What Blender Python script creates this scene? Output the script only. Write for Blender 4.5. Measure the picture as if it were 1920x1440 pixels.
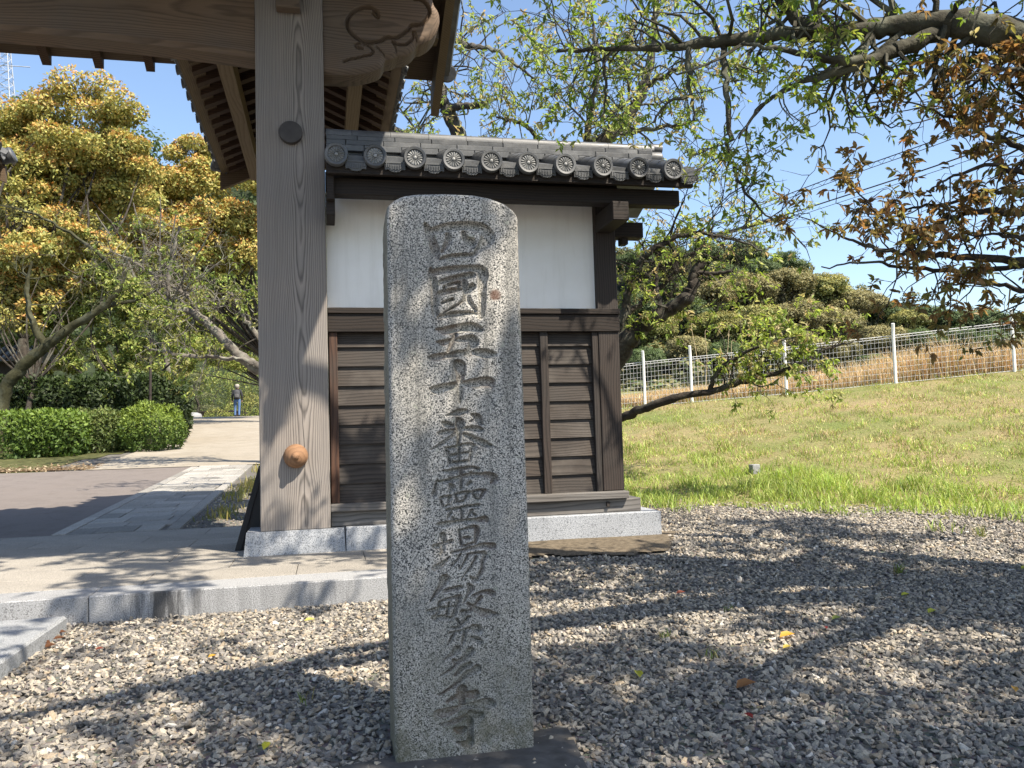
import bpy, bmesh, math, random
import numpy as np
from mathutils import Vector, Matrix

for o in list(bpy.data.objects):
    bpy.data.objects.remove(o)
SC = bpy.context.scene
COL = SC.collection
R = math.radians
rng = np.random.default_rng(7)
random.seed(7)

# ------------------------------------------------------------------ camera
F_PX, W_PX, H_PX = 1553.0, 1920.0, 1440.0
CAM_POS = np.array([0.0, 0.0, 1.0])
_X = np.array([6900., -110., F_PX]); _X /= np.linalg.norm(_X)
_Y = np.array([-(F_PX * F_PX - 110 * 100.) / 6900, 100., F_PX]); _Y /= np.linalg.norm(_Y)
_Z = -np.cross(_X, _Y)
if _Z[1] > 0: _Z = -_Z
CAM_R = np.stack([_X, _Y, _Z])
cam_data = bpy.data.cameras.new('camera')
cam_data.sensor_width = 36.0
cam_data.lens = 36.0 * F_PX / W_PX
cam_data.clip_start = 0.05
cam_data.clip_end = 3000
cam = bpy.data.objects.new('camera', cam_data)
COL.objects.link(cam)
_r, _u, _b = CAM_R @ np.array([1, 0, 0]), CAM_R @ np.array([0, -1, 0]), CAM_R @ np.array([0, 0, -1])
cam.matrix_world = Matrix(((_r[0], _u[0], _b[0], CAM_POS[0]), (_r[1], _u[1], _b[1], CAM_POS[1]),
                           (_r[2], _u[2], _b[2], CAM_POS[2]), (0, 0, 0, 1)))
SC.camera = cam

def at(px, py, x=None, y=None, z=None, d=None):
    """world point on the sight line of a photo pixel, at a known plane or depth"""
    v = CAM_R @ np.array([px - W_PX / 2, py - H_PX / 2, F_PX])
    if d is not None: t = d / F_PX
    elif y is not None: t = (y - CAM_POS[1]) / v[1]
    elif z is not None: t = (z - CAM_POS[2]) / v[2]
    else: t = (x - CAM_POS[0]) / v[0]
    return CAM_POS + v * t

# ------------------------------------------------------------------ light
SUN = np.array([0.47, -0.57, 1.0]); SUN /= np.linalg.norm(SUN)      # towards the sun
world = bpy.data.worlds.new('World'); SC.world = world; world.use_nodes = True
wn = world.node_tree; wn.nodes.clear()
sky = wn.nodes.new('ShaderNodeTexSky'); sky.sky_type = 'NISHITA'; sky.sun_disc = False
sky.sun_elevation = math.asin(SUN[2]); sky.sun_rotation = math.atan2(SUN[0], SUN[1])
sky.altitude = 50; sky.air_density = 1.0; sky.dust_density = 1.2; sky.ozone_density = 1.5
bg = wn.nodes.new('ShaderNodeBackground'); bg.inputs[1].default_value = 0.12
wo = wn.nodes.new('ShaderNodeOutputWorld')
wn.links.new(sky.outputs[0], bg.inputs[0]); wn.links.new(bg.outputs[0], wo.inputs[0])
sun_d = bpy.data.lights.new('sun', 'SUN'); sun_d.energy = 5.0; sun_d.angle = R(0.53); sun_d.color = (1.0, 0.91, 0.77)
sun = bpy.data.objects.new('sun', sun_d); COL.objects.link(sun)
sun.rotation_euler = Vector(SUN).to_track_quat('Z', 'Y').to_euler()
sun.location = (6, -8, 14)
SC.view_settings.view_transform = 'Standard'
SC.view_settings.look = 'None'
SC.view_settings.gamma = 1.0
SC.view_settings.exposure = 1.15
SC.cycles.max_bounces = 8
SC.cycles.transparent_max_bounces = 8
SC.cycles.use_denoising = True

# ------------------------------------------------------------------ mesh helpers
class MB:
    def __init__(s): s.v = []; s.f = []
    def add(s, vs, fs):
        n = len(s.v); s.v.extend([tuple(map(float, v)) for v in vs]); s.f.extend([tuple(i + n for i in f) for f in fs])
        return s
    def box(s, x0, x1, y0, y1, z0, z1, c=0.0, M=None):
        """box with chamfered edges c"""
        vs = []; fs = []
        if c <= 0:
            vs = [(x, y, z) for x in (x0, x1) for y in (y0, y1) for z in (z0, z1)]
            fs = [(0, 1, 3, 2), (4, 6, 7, 5), (0, 4, 5, 1), (2, 3, 7, 6), (0, 2, 6, 4), (1, 5, 7, 3)]
        else:
            idx = {}
            for i, x in enumerate((x0, x1)):
                for j, y in enumerate((y0, y1)):
                    for k, z in enumerate((z0, z1)):
                        sx, sy, sz = (c if i == 0 else -c), (c if j == 0 else -c), (c if k == 0 else -c)
                        for a, p in enumerate(((x, y + sy, z + sz), (x + sx, y, z + sz), (x + sx, y + sy, z))):
                            idx[i, j, k, a] = len(vs); vs.append(p)
            g = lambda i, j, k, a: idx[i, j, k, a]
            for i in (0, 1):
                q = [g(i, 0, 0, 0), g(i, 0, 1, 0), g(i, 1, 1, 0), g(i, 1, 0, 0)]; fs.append(q if i == 0 else q[::-1])
            for j in (0, 1):
                q = [g(0, j, 0, 1), g(1, j, 0, 1), g(1, j, 1, 1), g(0, j, 1, 1)]; fs.append(q if j == 0 else q[::-1])
            for k in (0, 1):
                q = [g(0, 0, k, 2), g(0, 1, k, 2), g(1, 1, k, 2), g(1, 0, k, 2)]; fs.append(q if k == 0 else q[::-1])
            for i in (0, 1):
                for j in (0, 1):
                    fs.append([g(i, j, 0, 0), g(i, j, 1, 0), g(i, j, 1, 1), g(i, j, 0, 1)])
            for i in (0, 1):
                for k in (0, 1):
                    fs.append([g(i, 0, k, 0), g(i, 1, k, 0), g(i, 1, k, 2), g(i, 0, k, 2)])
            for j in (0, 1):
                for k in (0, 1):
                    fs.append([g(0, j, k, 1), g(1, j, k, 1), g(1, j, k, 2), g(0, j, k, 2)])
            for i in (0, 1):
                for j in (0, 1):
                    for k in (0, 1):
                        fs.append([g(i, j, k, 0), g(i, j, k, 1), g(i, j, k, 2)])
        if M is not None: vs = [tuple(M @ Vector(v)) for v in vs]
        return s.add(vs, fs)
    def prism(s, poly, a0, a1, axis='y', inset=0.0):
        """polygon (2D) extruded along an axis between a0 and a1"""
        def p3(p, a): return (p[0], a, p[1]) if axis == 'y' else ((a, p[0], p[1]) if axis == 'x' else (p[0], p[1], a))
        n = len(poly)
        vs = [p3(p, a0) for p in poly] + [p3(p, a1) for p in poly]
        fs = [tuple(range(n)), tuple(range(2 * n - 1, n - 1, -1))]
        fs += [(i, (i + 1) % n, n + (i + 1) % n, n + i) for i in range(n)]
        return s.add(vs, fs)
    def tube(s, pts, rad, n=8, cap=True, flat=1.0):
        pts = np.asarray(pts, float); m = len(pts)
        rad = np.full(m, rad) if np.isscalar(rad) else np.asarray(rad, float)
        t = np.gradient(pts, axis=0); t /= np.linalg.norm(t, axis=1)[:, None] + 1e-9
        ref = np.array([0, 0, 1.]) if abs(t[0][2]) < 0.9 else np.array([1., 0, 0])
        a = np.arange(n) * 2 * math.pi / n
        vs = []
        u = np.cross(t[0], ref); u /= np.linalg.norm(u)
        for i in range(m):
            u = u - t[i] * np.dot(u, t[i]); u /= np.linalg.norm(u) + 1e-9
            w = np.cross(t[i], u)
            ring = pts[i] + rad[i] * (np.cos(a)[:, None] * u + np.sin(a)[:, None] * w * flat)
            vs.extend(ring.tolist())
        fs = [(i * n + j, i * n + (j + 1) % n, (i + 1) * n + (j + 1) % n, (i + 1) * n + j) for i in range(m - 1) for j in range(n)]
        if cap: fs += [tuple(range(n - 1, -1, -1)), tuple((m - 1) * n + j for j in range(n))]
        return s.add(vs, fs)
    def lathe(s, prof, n=24, M=None):
        """profile (r, h) round local z"""
        vs = []; fs = []
        for r, h in prof:
            for j in range(n):
                a = 2 * math.pi * j / n; vs.append((r * math.cos(a), r * math.sin(a), h))
        m = len(prof)
        fs = [(i * n + j, i * n + (j + 1) % n, (i + 1) * n + (j + 1) % n, (i + 1) * n + j) for i in range(m - 1) for j in range(n)]
        fs += [tuple(range(n - 1, -1, -1)), tuple((m - 1) * n + j for j in range(n))]
        if M is not None: vs = [tuple(M @ Vector(v)) for v in vs]
        return s.add(vs, fs)
    def mesh(s, name):
        me = bpy.data.meshes.new(name); me.from_pydata(s.v, [], s.f); me.update()
        return me

def fix_normals(me):
    bm = bmesh.new(); bm.from_mesh(me); bmesh.ops.recalc_face_normals(bm, faces=bm.faces); bm.to_mesh(me); bm.free()

def link(name, me, mat=None, parent=None, smooth=None):
    o = bpy.data.objects.new(name, me); COL.objects.link(o)
    if mat is not None and me is not None and not me.materials: me.materials.append(mat)
    if smooth is not None:
        me.polygons.foreach_set('use_smooth', [True] * len(me.polygons))
        if smooth < 180: me.set_sharp_from_angle(angle=R(smooth))
    if parent is not None:
        o.parent = parent; o.matrix_parent_inverse = parent.matrix_basis.inverted()
    return o

def part(name, mb, mat, parent=None, smooth=None, fix=True):
    me = mb.mesh(name) if isinstance(mb, MB) else mb
    if fix: fix_normals(me)
    return link(name, me, mat, parent, smooth)

def tag(o, label=None, cat=None, group=None, kind=None):
    if label: o['label'] = label
    if cat: o['category'] = cat
    if group: o['group'] = group
    if kind: o['kind'] = kind
    return o

def thing(name, label, cat, loc=(0, 0, 0), group=None):
    o = bpy.data.objects.new(name, None); COL.objects.link(o); o.location = tuple(float(c) for c in loc)
    o.empty_display_size = 0.2
    return tag(o, label, cat, group)

def bigmesh(name, V, Fq, nside, cols=None):
    """fast mesh from numpy arrays; faces all have nside corners"""
    me = bpy.data.meshes.new(name)
    V = np.ascontiguousarray(V, np.float32); Fq = np.ascontiguousarray(Fq, np.int32)
    me.vertices.add(len(V)); me.vertices.foreach_set('co', V.ravel())
    me.loops.add(Fq.size); me.loops.foreach_set('vertex_index', Fq.ravel())
    me.polygons.add(len(Fq)); me.polygons.foreach_set('loop_start', np.arange(0, Fq.size, nside, dtype=np.int32))
    me.update(calc_edges=True)
    if cols is not None:
        ca = me.color_attributes.new('col', 'FLOAT_COLOR', 'POINT')
        c4 = np.ones((len(V), 4), np.float32); c4[:, :3] = cols
        ca.data.foreach_set('color', c4.ravel())
    return me

# ------------------------------------------------------------------ materials
class NT:
    """small wrapper to write node trees as expressions"""
    def __init__(s, name):
        s.m = bpy.data.materials.new(name); s.m.use_nodes = True
        s.t = s.m.node_tree; s.t.nodes.clear()
        s.out = s.n('ShaderNodeOutputMaterial')
        s.p = s.n('ShaderNodeBsdfPrincipled'); s.t.links.new(s.p.outputs[0], s.out.inputs[0])
    def n(s, typ, **kw):
        nd = s.t.nodes.new(typ)
        for k, v in kw.items(): setattr(nd, k, v)
        return nd
    def l(s, a, b): s.t.links.new(a, b)
    def set(s, sock, v):
        if hasattr(v, 'is_linked') or isinstance(v, bpy.types.NodeSocket): s.l(v, sock)
        elif isinstance(v, (tuple, list)) and len(v) == 3 and sock.type == 'RGBA': sock.default_value = (*v, 1)
        else: sock.default_value = v
    def coord(s, kind='Object', scale=(1, 1, 1), rot=(0, 0, 0), loc=(0, 0, 0), rand=0.0):
        tc = s.n('ShaderNodeTexCoord'); v = tc.outputs[kind]
        if rand:
            oi = s.n('ShaderNodeObjectInfo'); mu = s.n('ShaderNodeVectorMath', operation='SCALE')
            cb = s.n('ShaderNodeCombineXYZ')
            s.l(oi.outputs['Random'], cb.inputs[0]); s.l(oi.outputs['Random'], cb.inputs[1]); s.l(oi.outputs['Random'], cb.inputs[2])
            s.l(cb.outputs[0], mu.inputs[0]); mu.inputs['Scale'].default_value = rand
            ad = s.n('ShaderNodeVectorMath', operation='ADD'); s.l(v, ad.inputs[0]); s.l(mu.outputs[0], ad.inputs[1]); v = ad.outputs[0]
        mp = s.n('ShaderNodeMapping'); s.l(v, mp.inputs[0])
        mp.inputs['Scale'].default_value = scale; mp.inputs['Rotation'].default_value = rot; mp.inputs['Location'].default_value = loc
        return mp.outputs[0]
    def noise(s, vec, scale=5, detail=4, rough=0.55, dist=0.0, out='Fac'):
        nd = s.n('ShaderNodeTexNoise'); s.l(vec, nd.inputs['Vector'])
        nd.inputs['Scale'].default_value = scale; nd.inputs['Detail'].default_value = detail
        nd.inputs['Roughness'].default_value = rough; nd.inputs['Distortion'].default_value = dist
        return nd.outputs[out]
    def voro(s, vec, scale=5, feature='F1', out='Distance'):
        nd = s.n('ShaderNodeTexVoronoi', feature=feature); s.l(vec, nd.inputs['Vector']); nd.inputs['Scale'].default_value = scale
        return nd.outputs[out]
    def ramp(s, fac, stops, interp='LINEAR'):
        nd = s.n('ShaderNodeValToRGB'); s.set(nd.inputs[0], fac); cr = nd.color_ramp; cr.interpolation = interp
        while len(cr.elements) < len(stops): cr.elements.new(0.5)
        for e, (p, c) in zip(cr.elements, stops):
            e.position = p; e.color = (*c, 1) if isinstance(c, (tuple, list)) else (c, c, c, 1)
        return nd.outputs[0]
    def mix(s, fac, a, b, mode='MIX'):
        nd = s.n('ShaderNodeMix', data_type='RGBA', blend_type=mode)
        s.set(nd.inputs[0], fac); s.set(nd.inputs[6], a); s.set(nd.inputs[7], b)
        return nd.outputs[2]
    def math(s, op, a, b=0.0, c=None, clamp=False):
        nd = s.n('ShaderNodeMath', operation=op, use_clamp=clamp); s.set(nd.inputs[0], a); s.set(nd.inputs[1], b)
        if c is not None: s.set(nd.inputs[2], c)
        return nd.outputs[0]
    def bump(s, h, strength=0.3, dist=0.01, normal=None):
        nd = s.n('ShaderNodeBump'); s.l(h, nd.inputs['Height']); nd.inputs['Strength'].default_value = strength
        nd.inputs['Distance'].default_value = dist
        if normal is not None: s.l(normal, nd.inputs['Normal'])
        return nd.outputs[0]
    def done(s, col=None, rough=0.7, normal=None, spec=0.5, metal=0.0):
        if col is not None: s.set(s.p.inputs['Base Color'], col)
        s.set(s.p.inputs['Roughness'], rough); s.p.inputs['Specular IOR Level'].default_value = spec
        s.p.inputs['Metallic'].default_value = metal
        if normal is not None: s.l(normal, s.p.inputs['Normal'])
        return s.m

def sep(nt, vec):
    nd = nt.n('ShaderNodeSeparateXYZ'); nt.l(vec, nd.inputs[0]); return nd.outputs

def m_plain(name, col, rough=0.6, var=0.15, scale=8, spec=0.4, metal=0.0, bump=0.0):
    t = NT(name); v = t.coord('Object', rand=13.0)
    n = t.noise(v, scale, 4)
    c = t.ramp(n, [(0.25, tuple(x * (1 - var) for x in col)), (0.75, tuple(min(1, x * (1 + var)) for x in col))])
    return t.done(c, rough, t.bump(n, bump, 0.01) if bump else None, spec, metal)

def m_granite(name, light=(.50, .50, .48), mid=(.30, .31, .31), dark=(.05, .052, .055), speck=260, stain=None, moss=0.0, bump=0.35, warm=0.0, var=0.0):
    t = NT(name); v = t.coord('Object')
    n1 = t.noise(v, speck, 2, 0.6); n2 = t.noise(v, speck * 0.55, 2, 0.6)
    n3 = t.noise(v, 4.0, 4, 0.6); n4 = t.noise(v, 17, 3, 0.6)
    c = t.ramp(n1, [(0.36, dark), (0.45, mid), (0.53, light), (0.68, tuple(min(1, x * 1.25) for x in light))])
    blk = t.ramp(n2, [(0.36, 1.0), (0.41, 0.0)])
    c = t.mix(blk, c, dark)
    c = t.mix(t.math('MULTIPLY', t.ramp(n3, [(0.35, 0.0), (0.7, 1.0)]), 0.35), c, tuple(x * 0.55 for x in mid), 'MIX')
    if warm:
        c = t.mix(t.math('MULTIPLY', t.ramp(n4, [(0.5, 0.0), (0.75, 1.0)]), warm), c, (.36, .25, .14))
    if stain:
        s1 = t.noise(t.coord('Object', scale=(6, 6, .35)), 2.2, 4, 0.7)
        z = sep(t, v)
        c = t.mix(t.math('MULTIPLY', t.ramp(s1, [(0.56, 0.0), (0.68, 1.0)]), stain), c, (.03, .03, .03))
    if moss:
        s2 = t.noise(v, 2.6, 6, 0.7)
        c = t.mix(t.math('MULTIPLY', t.ramp(s2, [(0.52, 0.0), (0.7, 1.0)]), moss), c, (.10, .105, .05))
    if var:
        oi = t.n('ShaderNodeObjectInfo'); hs = t.n('ShaderNodeHueSaturation'); t.l(c, hs.inputs['Color']); t.l(t.math('MULTIPLY_ADD', oi.outputs['Random'], 2 * var, 1 - var), hs.inputs['Value']); c = hs.outputs[0]
    h = t.mix(0.5, n1, n4)
    return t.done(c, 0.85, t.bump(h, bump, 0.004), 0.3)

def m_wood(name, light, dark, ring=.011, axis='z', rough=0.75, bump=0.3, grey=None, rand=7.0, fine=110, centre=(0, 0, 0), pale=None, wear=0.0, wob=(.03, .03), contrast=.6, freq=.7):
    """weathered timber: real growth rings round a wandering pith, cut by the faces of the piece"""
    t = NT(name)
    rot = {'z': (0, 0, 0), 'x': (0, R(90), 0), 'y': (R(90), 0, 0)}[axis]
    v0 = t.coord('Object', rand=rand, loc=tuple(-c for c in centre))
    mp = t.n('ShaderNodeMapping'); t.l(v0, mp.inputs[0]); mp.inputs['Rotation'].default_value = rot
    v = mp.outputs[0]; xyz = sep(t, v)
    lz = t.n('ShaderNodeCombineXYZ'); t.l(t.math('MULTIPLY', xyz[2], freq), lz.inputs[2]); lz.inputs[0].default_value = 3.7
    w1 = sep(t, t.noise(lz.outputs[0], 1.0, 2, .5, out='Color'))
    sm = t.n('ShaderNodeMapping'); t.l(v, sm.inputs[0]); sm.inputs['Scale'].default_value = (6, 6, .9)
    w2 = t.noise(sm.outputs[0], 1.6, 3, .55)
    px_ = t.math('ADD', xyz[0], t.math('MULTIPLY_ADD', w1[0], 2 * wob[0], -wob[0]))
    py_ = t.math('ADD', xyz[1], t.math('MULTIPLY_ADD', w1[1], 2 * wob[1], -wob[1]))
    r = t.math('SQRT', t.math('ADD', t.math('MULTIPLY', px_, px_), t.math('MULTIPLY', py_, py_)))
    r = t.math('ADD', r, t.math('MULTIPLY', w2, ring * 2.2))
    fr = t.math('FRACT', t.math('DIVIDE', r, ring))
    ringv = t.ramp(fr, [(0.0, .25), (.18, 1.0), (.62, .72), (.90, .10), (1.0, .25)])
    fv = t.n('ShaderNodeMapping'); t.l(v, fv.inputs[0]); fv.inputs['Scale'].default_value = (1, 1, 0.02)
    fn = t.noise(fv.outputs[0], fine, 3, 0.65)
    bn = t.noise(fv.outputs[0], fine * .12, 2, 0.5)
    g = t.math('ADD', t.math('MULTIPLY', ringv, contrast), t.math('MULTIPLY', t.math('ADD', t.math('MULTIPLY', fn, .6), t.math('MULTIPLY', bn, .4)), 1 - contrast))
    c = t.ramp(g, [(0.18, dark), (0.5, tuple(a * .6 + b * .4 for a, b in zip(light, dark))), (0.8, light)])
    if grey is not None:
        big = t.noise(v, 1.3, 4, 0.6)
        c = t.mix(t.ramp(big, [(0.38, 0.0), (0.66, 0.8)]), c, t.ramp(g, [(0.15, tuple(x * .45 for x in grey)), (0.75, grey)]))
    if pale is not None:
        c = t.mix(t.math('MULTIPLY', t.ramp(t.noise(v, 2.3, 4, .6), [(0.5, 0.0), (0.72, 1.0)]), wear), c, t.ramp(g, [(0.15, tuple(x * .55 for x in pale)), (0.75, pale)]))
    b = t.bump(g, bump, 0.004)
    return t.done(c, rough, b, 0.3)

def m_leaf(name, trans=0.4, rough=0.5, gain=1.0):
    t = NT(name)
    a = t.n('ShaderNodeAttribute', attribute_name='col')
    c = a.outputs['Color']
    t.set(t.p.inputs['Base Color'], c); t.p.inputs['Roughness'].default_value = rough
    t.p.inputs['Specular IOR Level'].default_value = 0.35
    tr = t.n('ShaderNodeBsdfTranslucent')
    hs = t.n('ShaderNodeHueSaturation'); t.l(c, hs.inputs['Color']); hs.inputs['Value'].default_value = 1.35; hs.inputs['Saturation'].default_value = 1.1; hs.inputs['Hue'].default_value = 0.49
    t.l(hs.outputs[0], tr.inputs[0])
    mx = t.n('ShaderNodeMixShader'); mx.inputs[0].default_value = trans
    t.l(t.p.outputs[0], mx.inputs[1]); t.l(tr.outputs[0], mx.inputs[2]); t.l(mx.outputs[0], t.out.inputs[0])
    return t.m

def m_bark(name, a, b, lich=0.25, sc=9):
    t = NT(name); v = t.coord('Object')
    n = t.noise(v, sc, 6, 0.65); n2 = t.noise(v, 3.5, 4, 0.6); n3 = t.noise(v, sc * 5, 3, 0.6)
    c = t.ramp(n, [(0.3, a), (0.7, b)])
    c = t.mix(t.math('MULTIPLY', t.ramp(n2, [(0.5, 0.0), (0.62, 1.0)]), lich), c, (.33, .36, .28))
    return t.done(c, 0.9, t.bump(t.mix(0.4, n, n3), 0.8, 0.02), 0.2)
# ================================================================== SETTING
def sstep(a, b, x):
    t = np.clip((np.asarray(x, float) - a) / (b - a), 0, 1); return t * t * (3 - 2 * t)
_PY = [-2000, 8.6, 17.2, 45.0, 60, 3000]; _PZ = [.125, .125, .49, 2.2, 2.3, 2.3]
BA = np.array([3.75, 8.45]); BN = np.array([.725, .69]); BT = np.array([.69, -.725])
def bank_s(x, y): return (x - BA[0]) * BN[0] + (y - BA[1]) * BN[1]
def ground_z(x, y):
    x = np.asarray(x, float); y = np.asarray(y, float)
    prof = np.interp(y, _PY, _PZ)
    yard = sstep(4.6, 6.3, y) * .125 * sstep(-.2, 1.2, x + .0 * y)
    left = np.where(y < 8.6, np.where(x < 1.2, np.where(y > 7.0, .125, yard), yard), prof)
    s = bank_s(x, y)
    bank = np.interp(s, [-30, -1.0, 0, 1, 2, 4, 9, 11.3, 12.5, 40, 3000], [0, 0, .02, .07, .16, .46, 1.38, 1.80, 1.86, 2.2, 2.6]) + sstep(4.6, 6.3, y) * .12
    w = sstep(1.4, 3.4, x)
    return left * (1 - w) + np.where(y < 3.0, 0.0, bank) * w
def _lines(segs):
    out = []
    for a, b, st in segs: out.append(np.arange(a, b, st))
    return np.unique(np.round(np.concatenate(out + [np.array([segs[-1][1]])]), 4))
GX = _lines([(-1500, -200, 260), (-200, -40, 20), (-40, -10, 3), (-10, 24, .25), (24, 60, 3), (60, 200, 20), (200, 1500, 260)])
GY = _lines([(-1500, -200, 260), (-200, -20, 20), (-20, -2, 1.5), (-2, 24, .2), (24, 60, 1.5), (60, 200, 20), (200, 1500, 260)])
GY = np.unique(np.concatenate([GY, [8.6, 17.2, 45.0]]))
def sheet(name, xs, ys, off, mat, mask=None, rough=0.0, parent=None):
    X, Y = np.meshgrid(xs, ys); Z = ground_z(X, Y) + off
    if rough:
        Z = Z + rough * (sstep(.2, 1.6, bank_s(X, Y)) if name == 'grass_bank' else 1) * (1.5 + np.sin(X * 3.1 + np.cos(Y * 2.3) * 2) * np.cos(Y * 3.7 + np.sin(X * 1.7)) + .5 * np.sin(X * 7.3 + 1) * np.sin(Y * 6.1))
    nx, ny = len(xs), len(ys); idx = np.arange(nx * ny).reshape(ny, nx)
    Fq = np.stack([idx[:-1, :-1], idx[:-1, 1:], idx[1:, 1:], idx[1:, :-1]], -1).reshape(-1, 4)
    V = np.stack([X, Y, Z], -1).reshape(-1, 3)
    if mask is not None:
        c = V[Fq].mean(1); Fq = Fq[mask(c[:, 0], c[:, 1])]
        u, inv = np.unique(Fq, return_inverse=True); V = V[u]; Fq = inv.reshape(-1, 4)
    return link(name, bigmesh(name, V, Fq, 4), mat, parent, 180)

t = NT('soil_gravel'); v = t.coord('Object')
n = t.noise(v, 42, 4, .7); vo = t.voro(v, 55, out='Color'); nb = t.noise(v, .7, 4, .6)
c = t.mix(.6, t.ramp(n, [(.3, (.06, .057, .052)), (.7, (.26, .245, .22))]), vo, 'MULTIPLY')
c = t.mix(.55, c, (.14, .132, .12))
c = t.mix(t.ramp(nb, [(.45, 0.0), (.7, .5)]), c, (.10, .085, .06))
M_SOIL = t.done(c, .95, t.bump(n, .6, .02), .2)
g0 = sheet('ground', GX, GY, 0.0, M_SOIL); tag(g0, kind='structure')

t = NT('grass_soil'); v = t.coord('Object')
n = t.noise(v, 30, 5, .7); nb = t.noise(v, .55, 5, .65)
c = t.mix(t.ramp(nb, [(.35, 0.0), (.65, 1.0)]), t.ramp(n, [(.3, (.07, .085, .025)), (.7, (.20, .23, .07))]), t.ramp(n, [(.3, (.14, .10, .055)), (.7, (.36, .29, .15))]))
M_GSOIL = t.done(c, .95, t.bump(n, .8, .03), .15)
bank = sheet('grass_bank', GX[(GX > 2.4) & (GX < 60)], GY[(GY > 3) & (GY < 70)], .004, M_GSOIL,
             lambda x, y: (bank_s(x, y) > -.15 + .22 * np.sin(x * 2.1) + .18 * np.sin(y * 3.3 + 1)) & (x > 2.75), rough=.02)
tag(bank, kind='structure')
# green plain reaching back under the trees on the left
t = NT('undergrowth'); v = t.coord('Object'); n = t.noise(v, 6, 5, .7)
M_UNDER = t.done(t.ramp(n, [(.3, (.03, .035, .014)), (.7, (.12, .12, .05))]), .95, None, .1)
ug = sheet('garden_soil', GX[(GX > -60) & (GX <= -4.0)], GY[(GY >= 17.2) & (GY < 120)], .012, M_UNDER, lambda x, y: x < -5.3 + sstep(18, 26, y) * 1.2 - sstep(30, 46, y) * 5)
tag(ug, kind='structure')

t = NT('asphalt_brown'); v = t.coord('Object'); n = t.noise(v, 160, 3, .7); nb = t.noise(v, .9, 4, .6)
c = t.mix(t.ramp(nb, [(.35, 0.0), (.7, .5)]), t.ramp(n, [(.3, (.115, .098, .088)), (.7, (.205, .18, .165))]), (.15, .128, .114))
pat = t.noise(v, 2.6, 6, .75); c = t.mix(t.ramp(pat, [(.5, 0.0), (.62, .45)]), c, (.11, .095, .085)); crk = t.voro(t.coord('Object', scale=(1, .7, 1)), .8, 'DISTANCE_TO_EDGE'); crk = t.math('ADD', crk, t.math('MULTIPLY_ADD', t.noise(v, 9, 3, .7), .10, -.05)); c = t.mix(t.ramp(crk, [(.0, .18), (.008, 0.0)]), c, (.06, .052, .046))
M_ASPH = t.done(c, .9, t.bump(n, .4, .004), .25)
dr = sheet('driveway', _lines([(-11, -2.54, .47)]), _lines([(8.6, 17.2, .43)]), .012, M_ASPH); tag(dr, kind='structure')
t = NT('concrete_road'); v = t.coord('Object'); n = t.noise(v, 60, 3, .7); nb = t.noise(v, .5, 5, .65)
c = t.mix(t.ramp(nb, [(.3, 0.0), (.7, .8)]), t.ramp(n, [(.3, (.25, .225, .185)), (.7, (.37, .335, .28))]), (.25, .215, .165))
pat = t.noise(v, 1.9, 6, .75); c = t.mix(t.ramp(pat, [(.46, 0.0), (.64, .6)]), c, (.19, .165, .125)); gr = t.noise(v, 25, 4, .75); c = t.mix(t.ramp(gr, [(.52, 0.0), (.66, .5)]), c, (.16, .14, .11))
M_ROAD = t.done(c, .9, t.bump(n, .3, .004), .25)
rd = sheet('concrete_road', np.concatenate([_lines([(-13, .3, .5)])]), np.unique(np.concatenate([_lines([(17.2, 45, .7)]), _lines([(45, 75, 3)])])), .022, M_ROAD,
           lambda x, y: (x > np.interp(y, [17, 18.2, 25.5, 30, 46, 80], [-4.6, -4.7, -4.15, -5.6, -8, -9])) & (x < -.3)); tag(rd, kind='structure')

# ---------------------------------------------------------------- gate platform
M_PAVE = m_granite('paving_granite', (.34, .312, .27), (.26, .24, .21), (.13, .122, .112), 150, bump=.2, var=.08)
M_PAVE2 = m_granite('path_granite', (.33, .312, .28), (.26, .247, .222), (.145, .138, .125), 150, bump=.25, var=.28)
M_KERB = m_granite('kerb_granite', (.33, .333, .338), (.25, .253, .258), (.12, .12, .122), 190, bump=.3)
t = NT('kerb_stained'); v = t.coord('Object')
n1 = t.noise(v, 190, 2, .6); c = t.ramp(n1, [(.36, (.10, .10, .102)), (.45, (.25, .252, .256)), (.56, (.34, .342, .345)), (.7, (.43, .43, .43))])
s1 = t.noise(t.coord('Object', scale=(5, 1, .5)), 2.2, 6, .75); xyz = sep(t, v)
band = t.ramp(t.math('MULTIPLY_ADD', xyz[0], .5, .9), [(.30, 0.0), (.40, 1.0), (.50, .95), (.58, .25), (.95, .35), (1.0, 0.0)])
face = t.ramp(t.math('MULTIPLY_ADD', xyz[1], 20, -101.9), [(.3, 1.0), (.6, 0.0)])
k = t.math('MULTIPLY', t.math('MULTIPLY', t.ramp(s1, [(.40, 0.0), (.56, 1.0)]), band), face)
M_KERBS = t.done(t.mix(t.math('MULTIPLY', k, .9), c, (.028, .028, .03)), .85, t.bump(n1, .3, .004), .3)
M_JOINT = m_plain('joint_mortar', (.12, .115, .10), .95, .2, 30)
plat = part('gate_platform', MB().box(-11, .93, 5.14, 8.58, -.05, .135), M_JOINT); tag(plat, kind='structure')
xs = [-11, -9.3, -7.3, -5.3, -3.3, -1.312, .95]
for i in range(len(xs) - 1):
    mb = MB().box(xs[i] + .002, xs[i + 1] - .002, 5.095, 5.395, -.06, .152, .006)
    part('kerb_stone', mb, M_KERBS if i == 5 else M_KERB, plat)
pv = MB().box(0.002, .898, .002, .448, -.014, 0, .003).mesh('paver'); fix_normals(pv)
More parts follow.
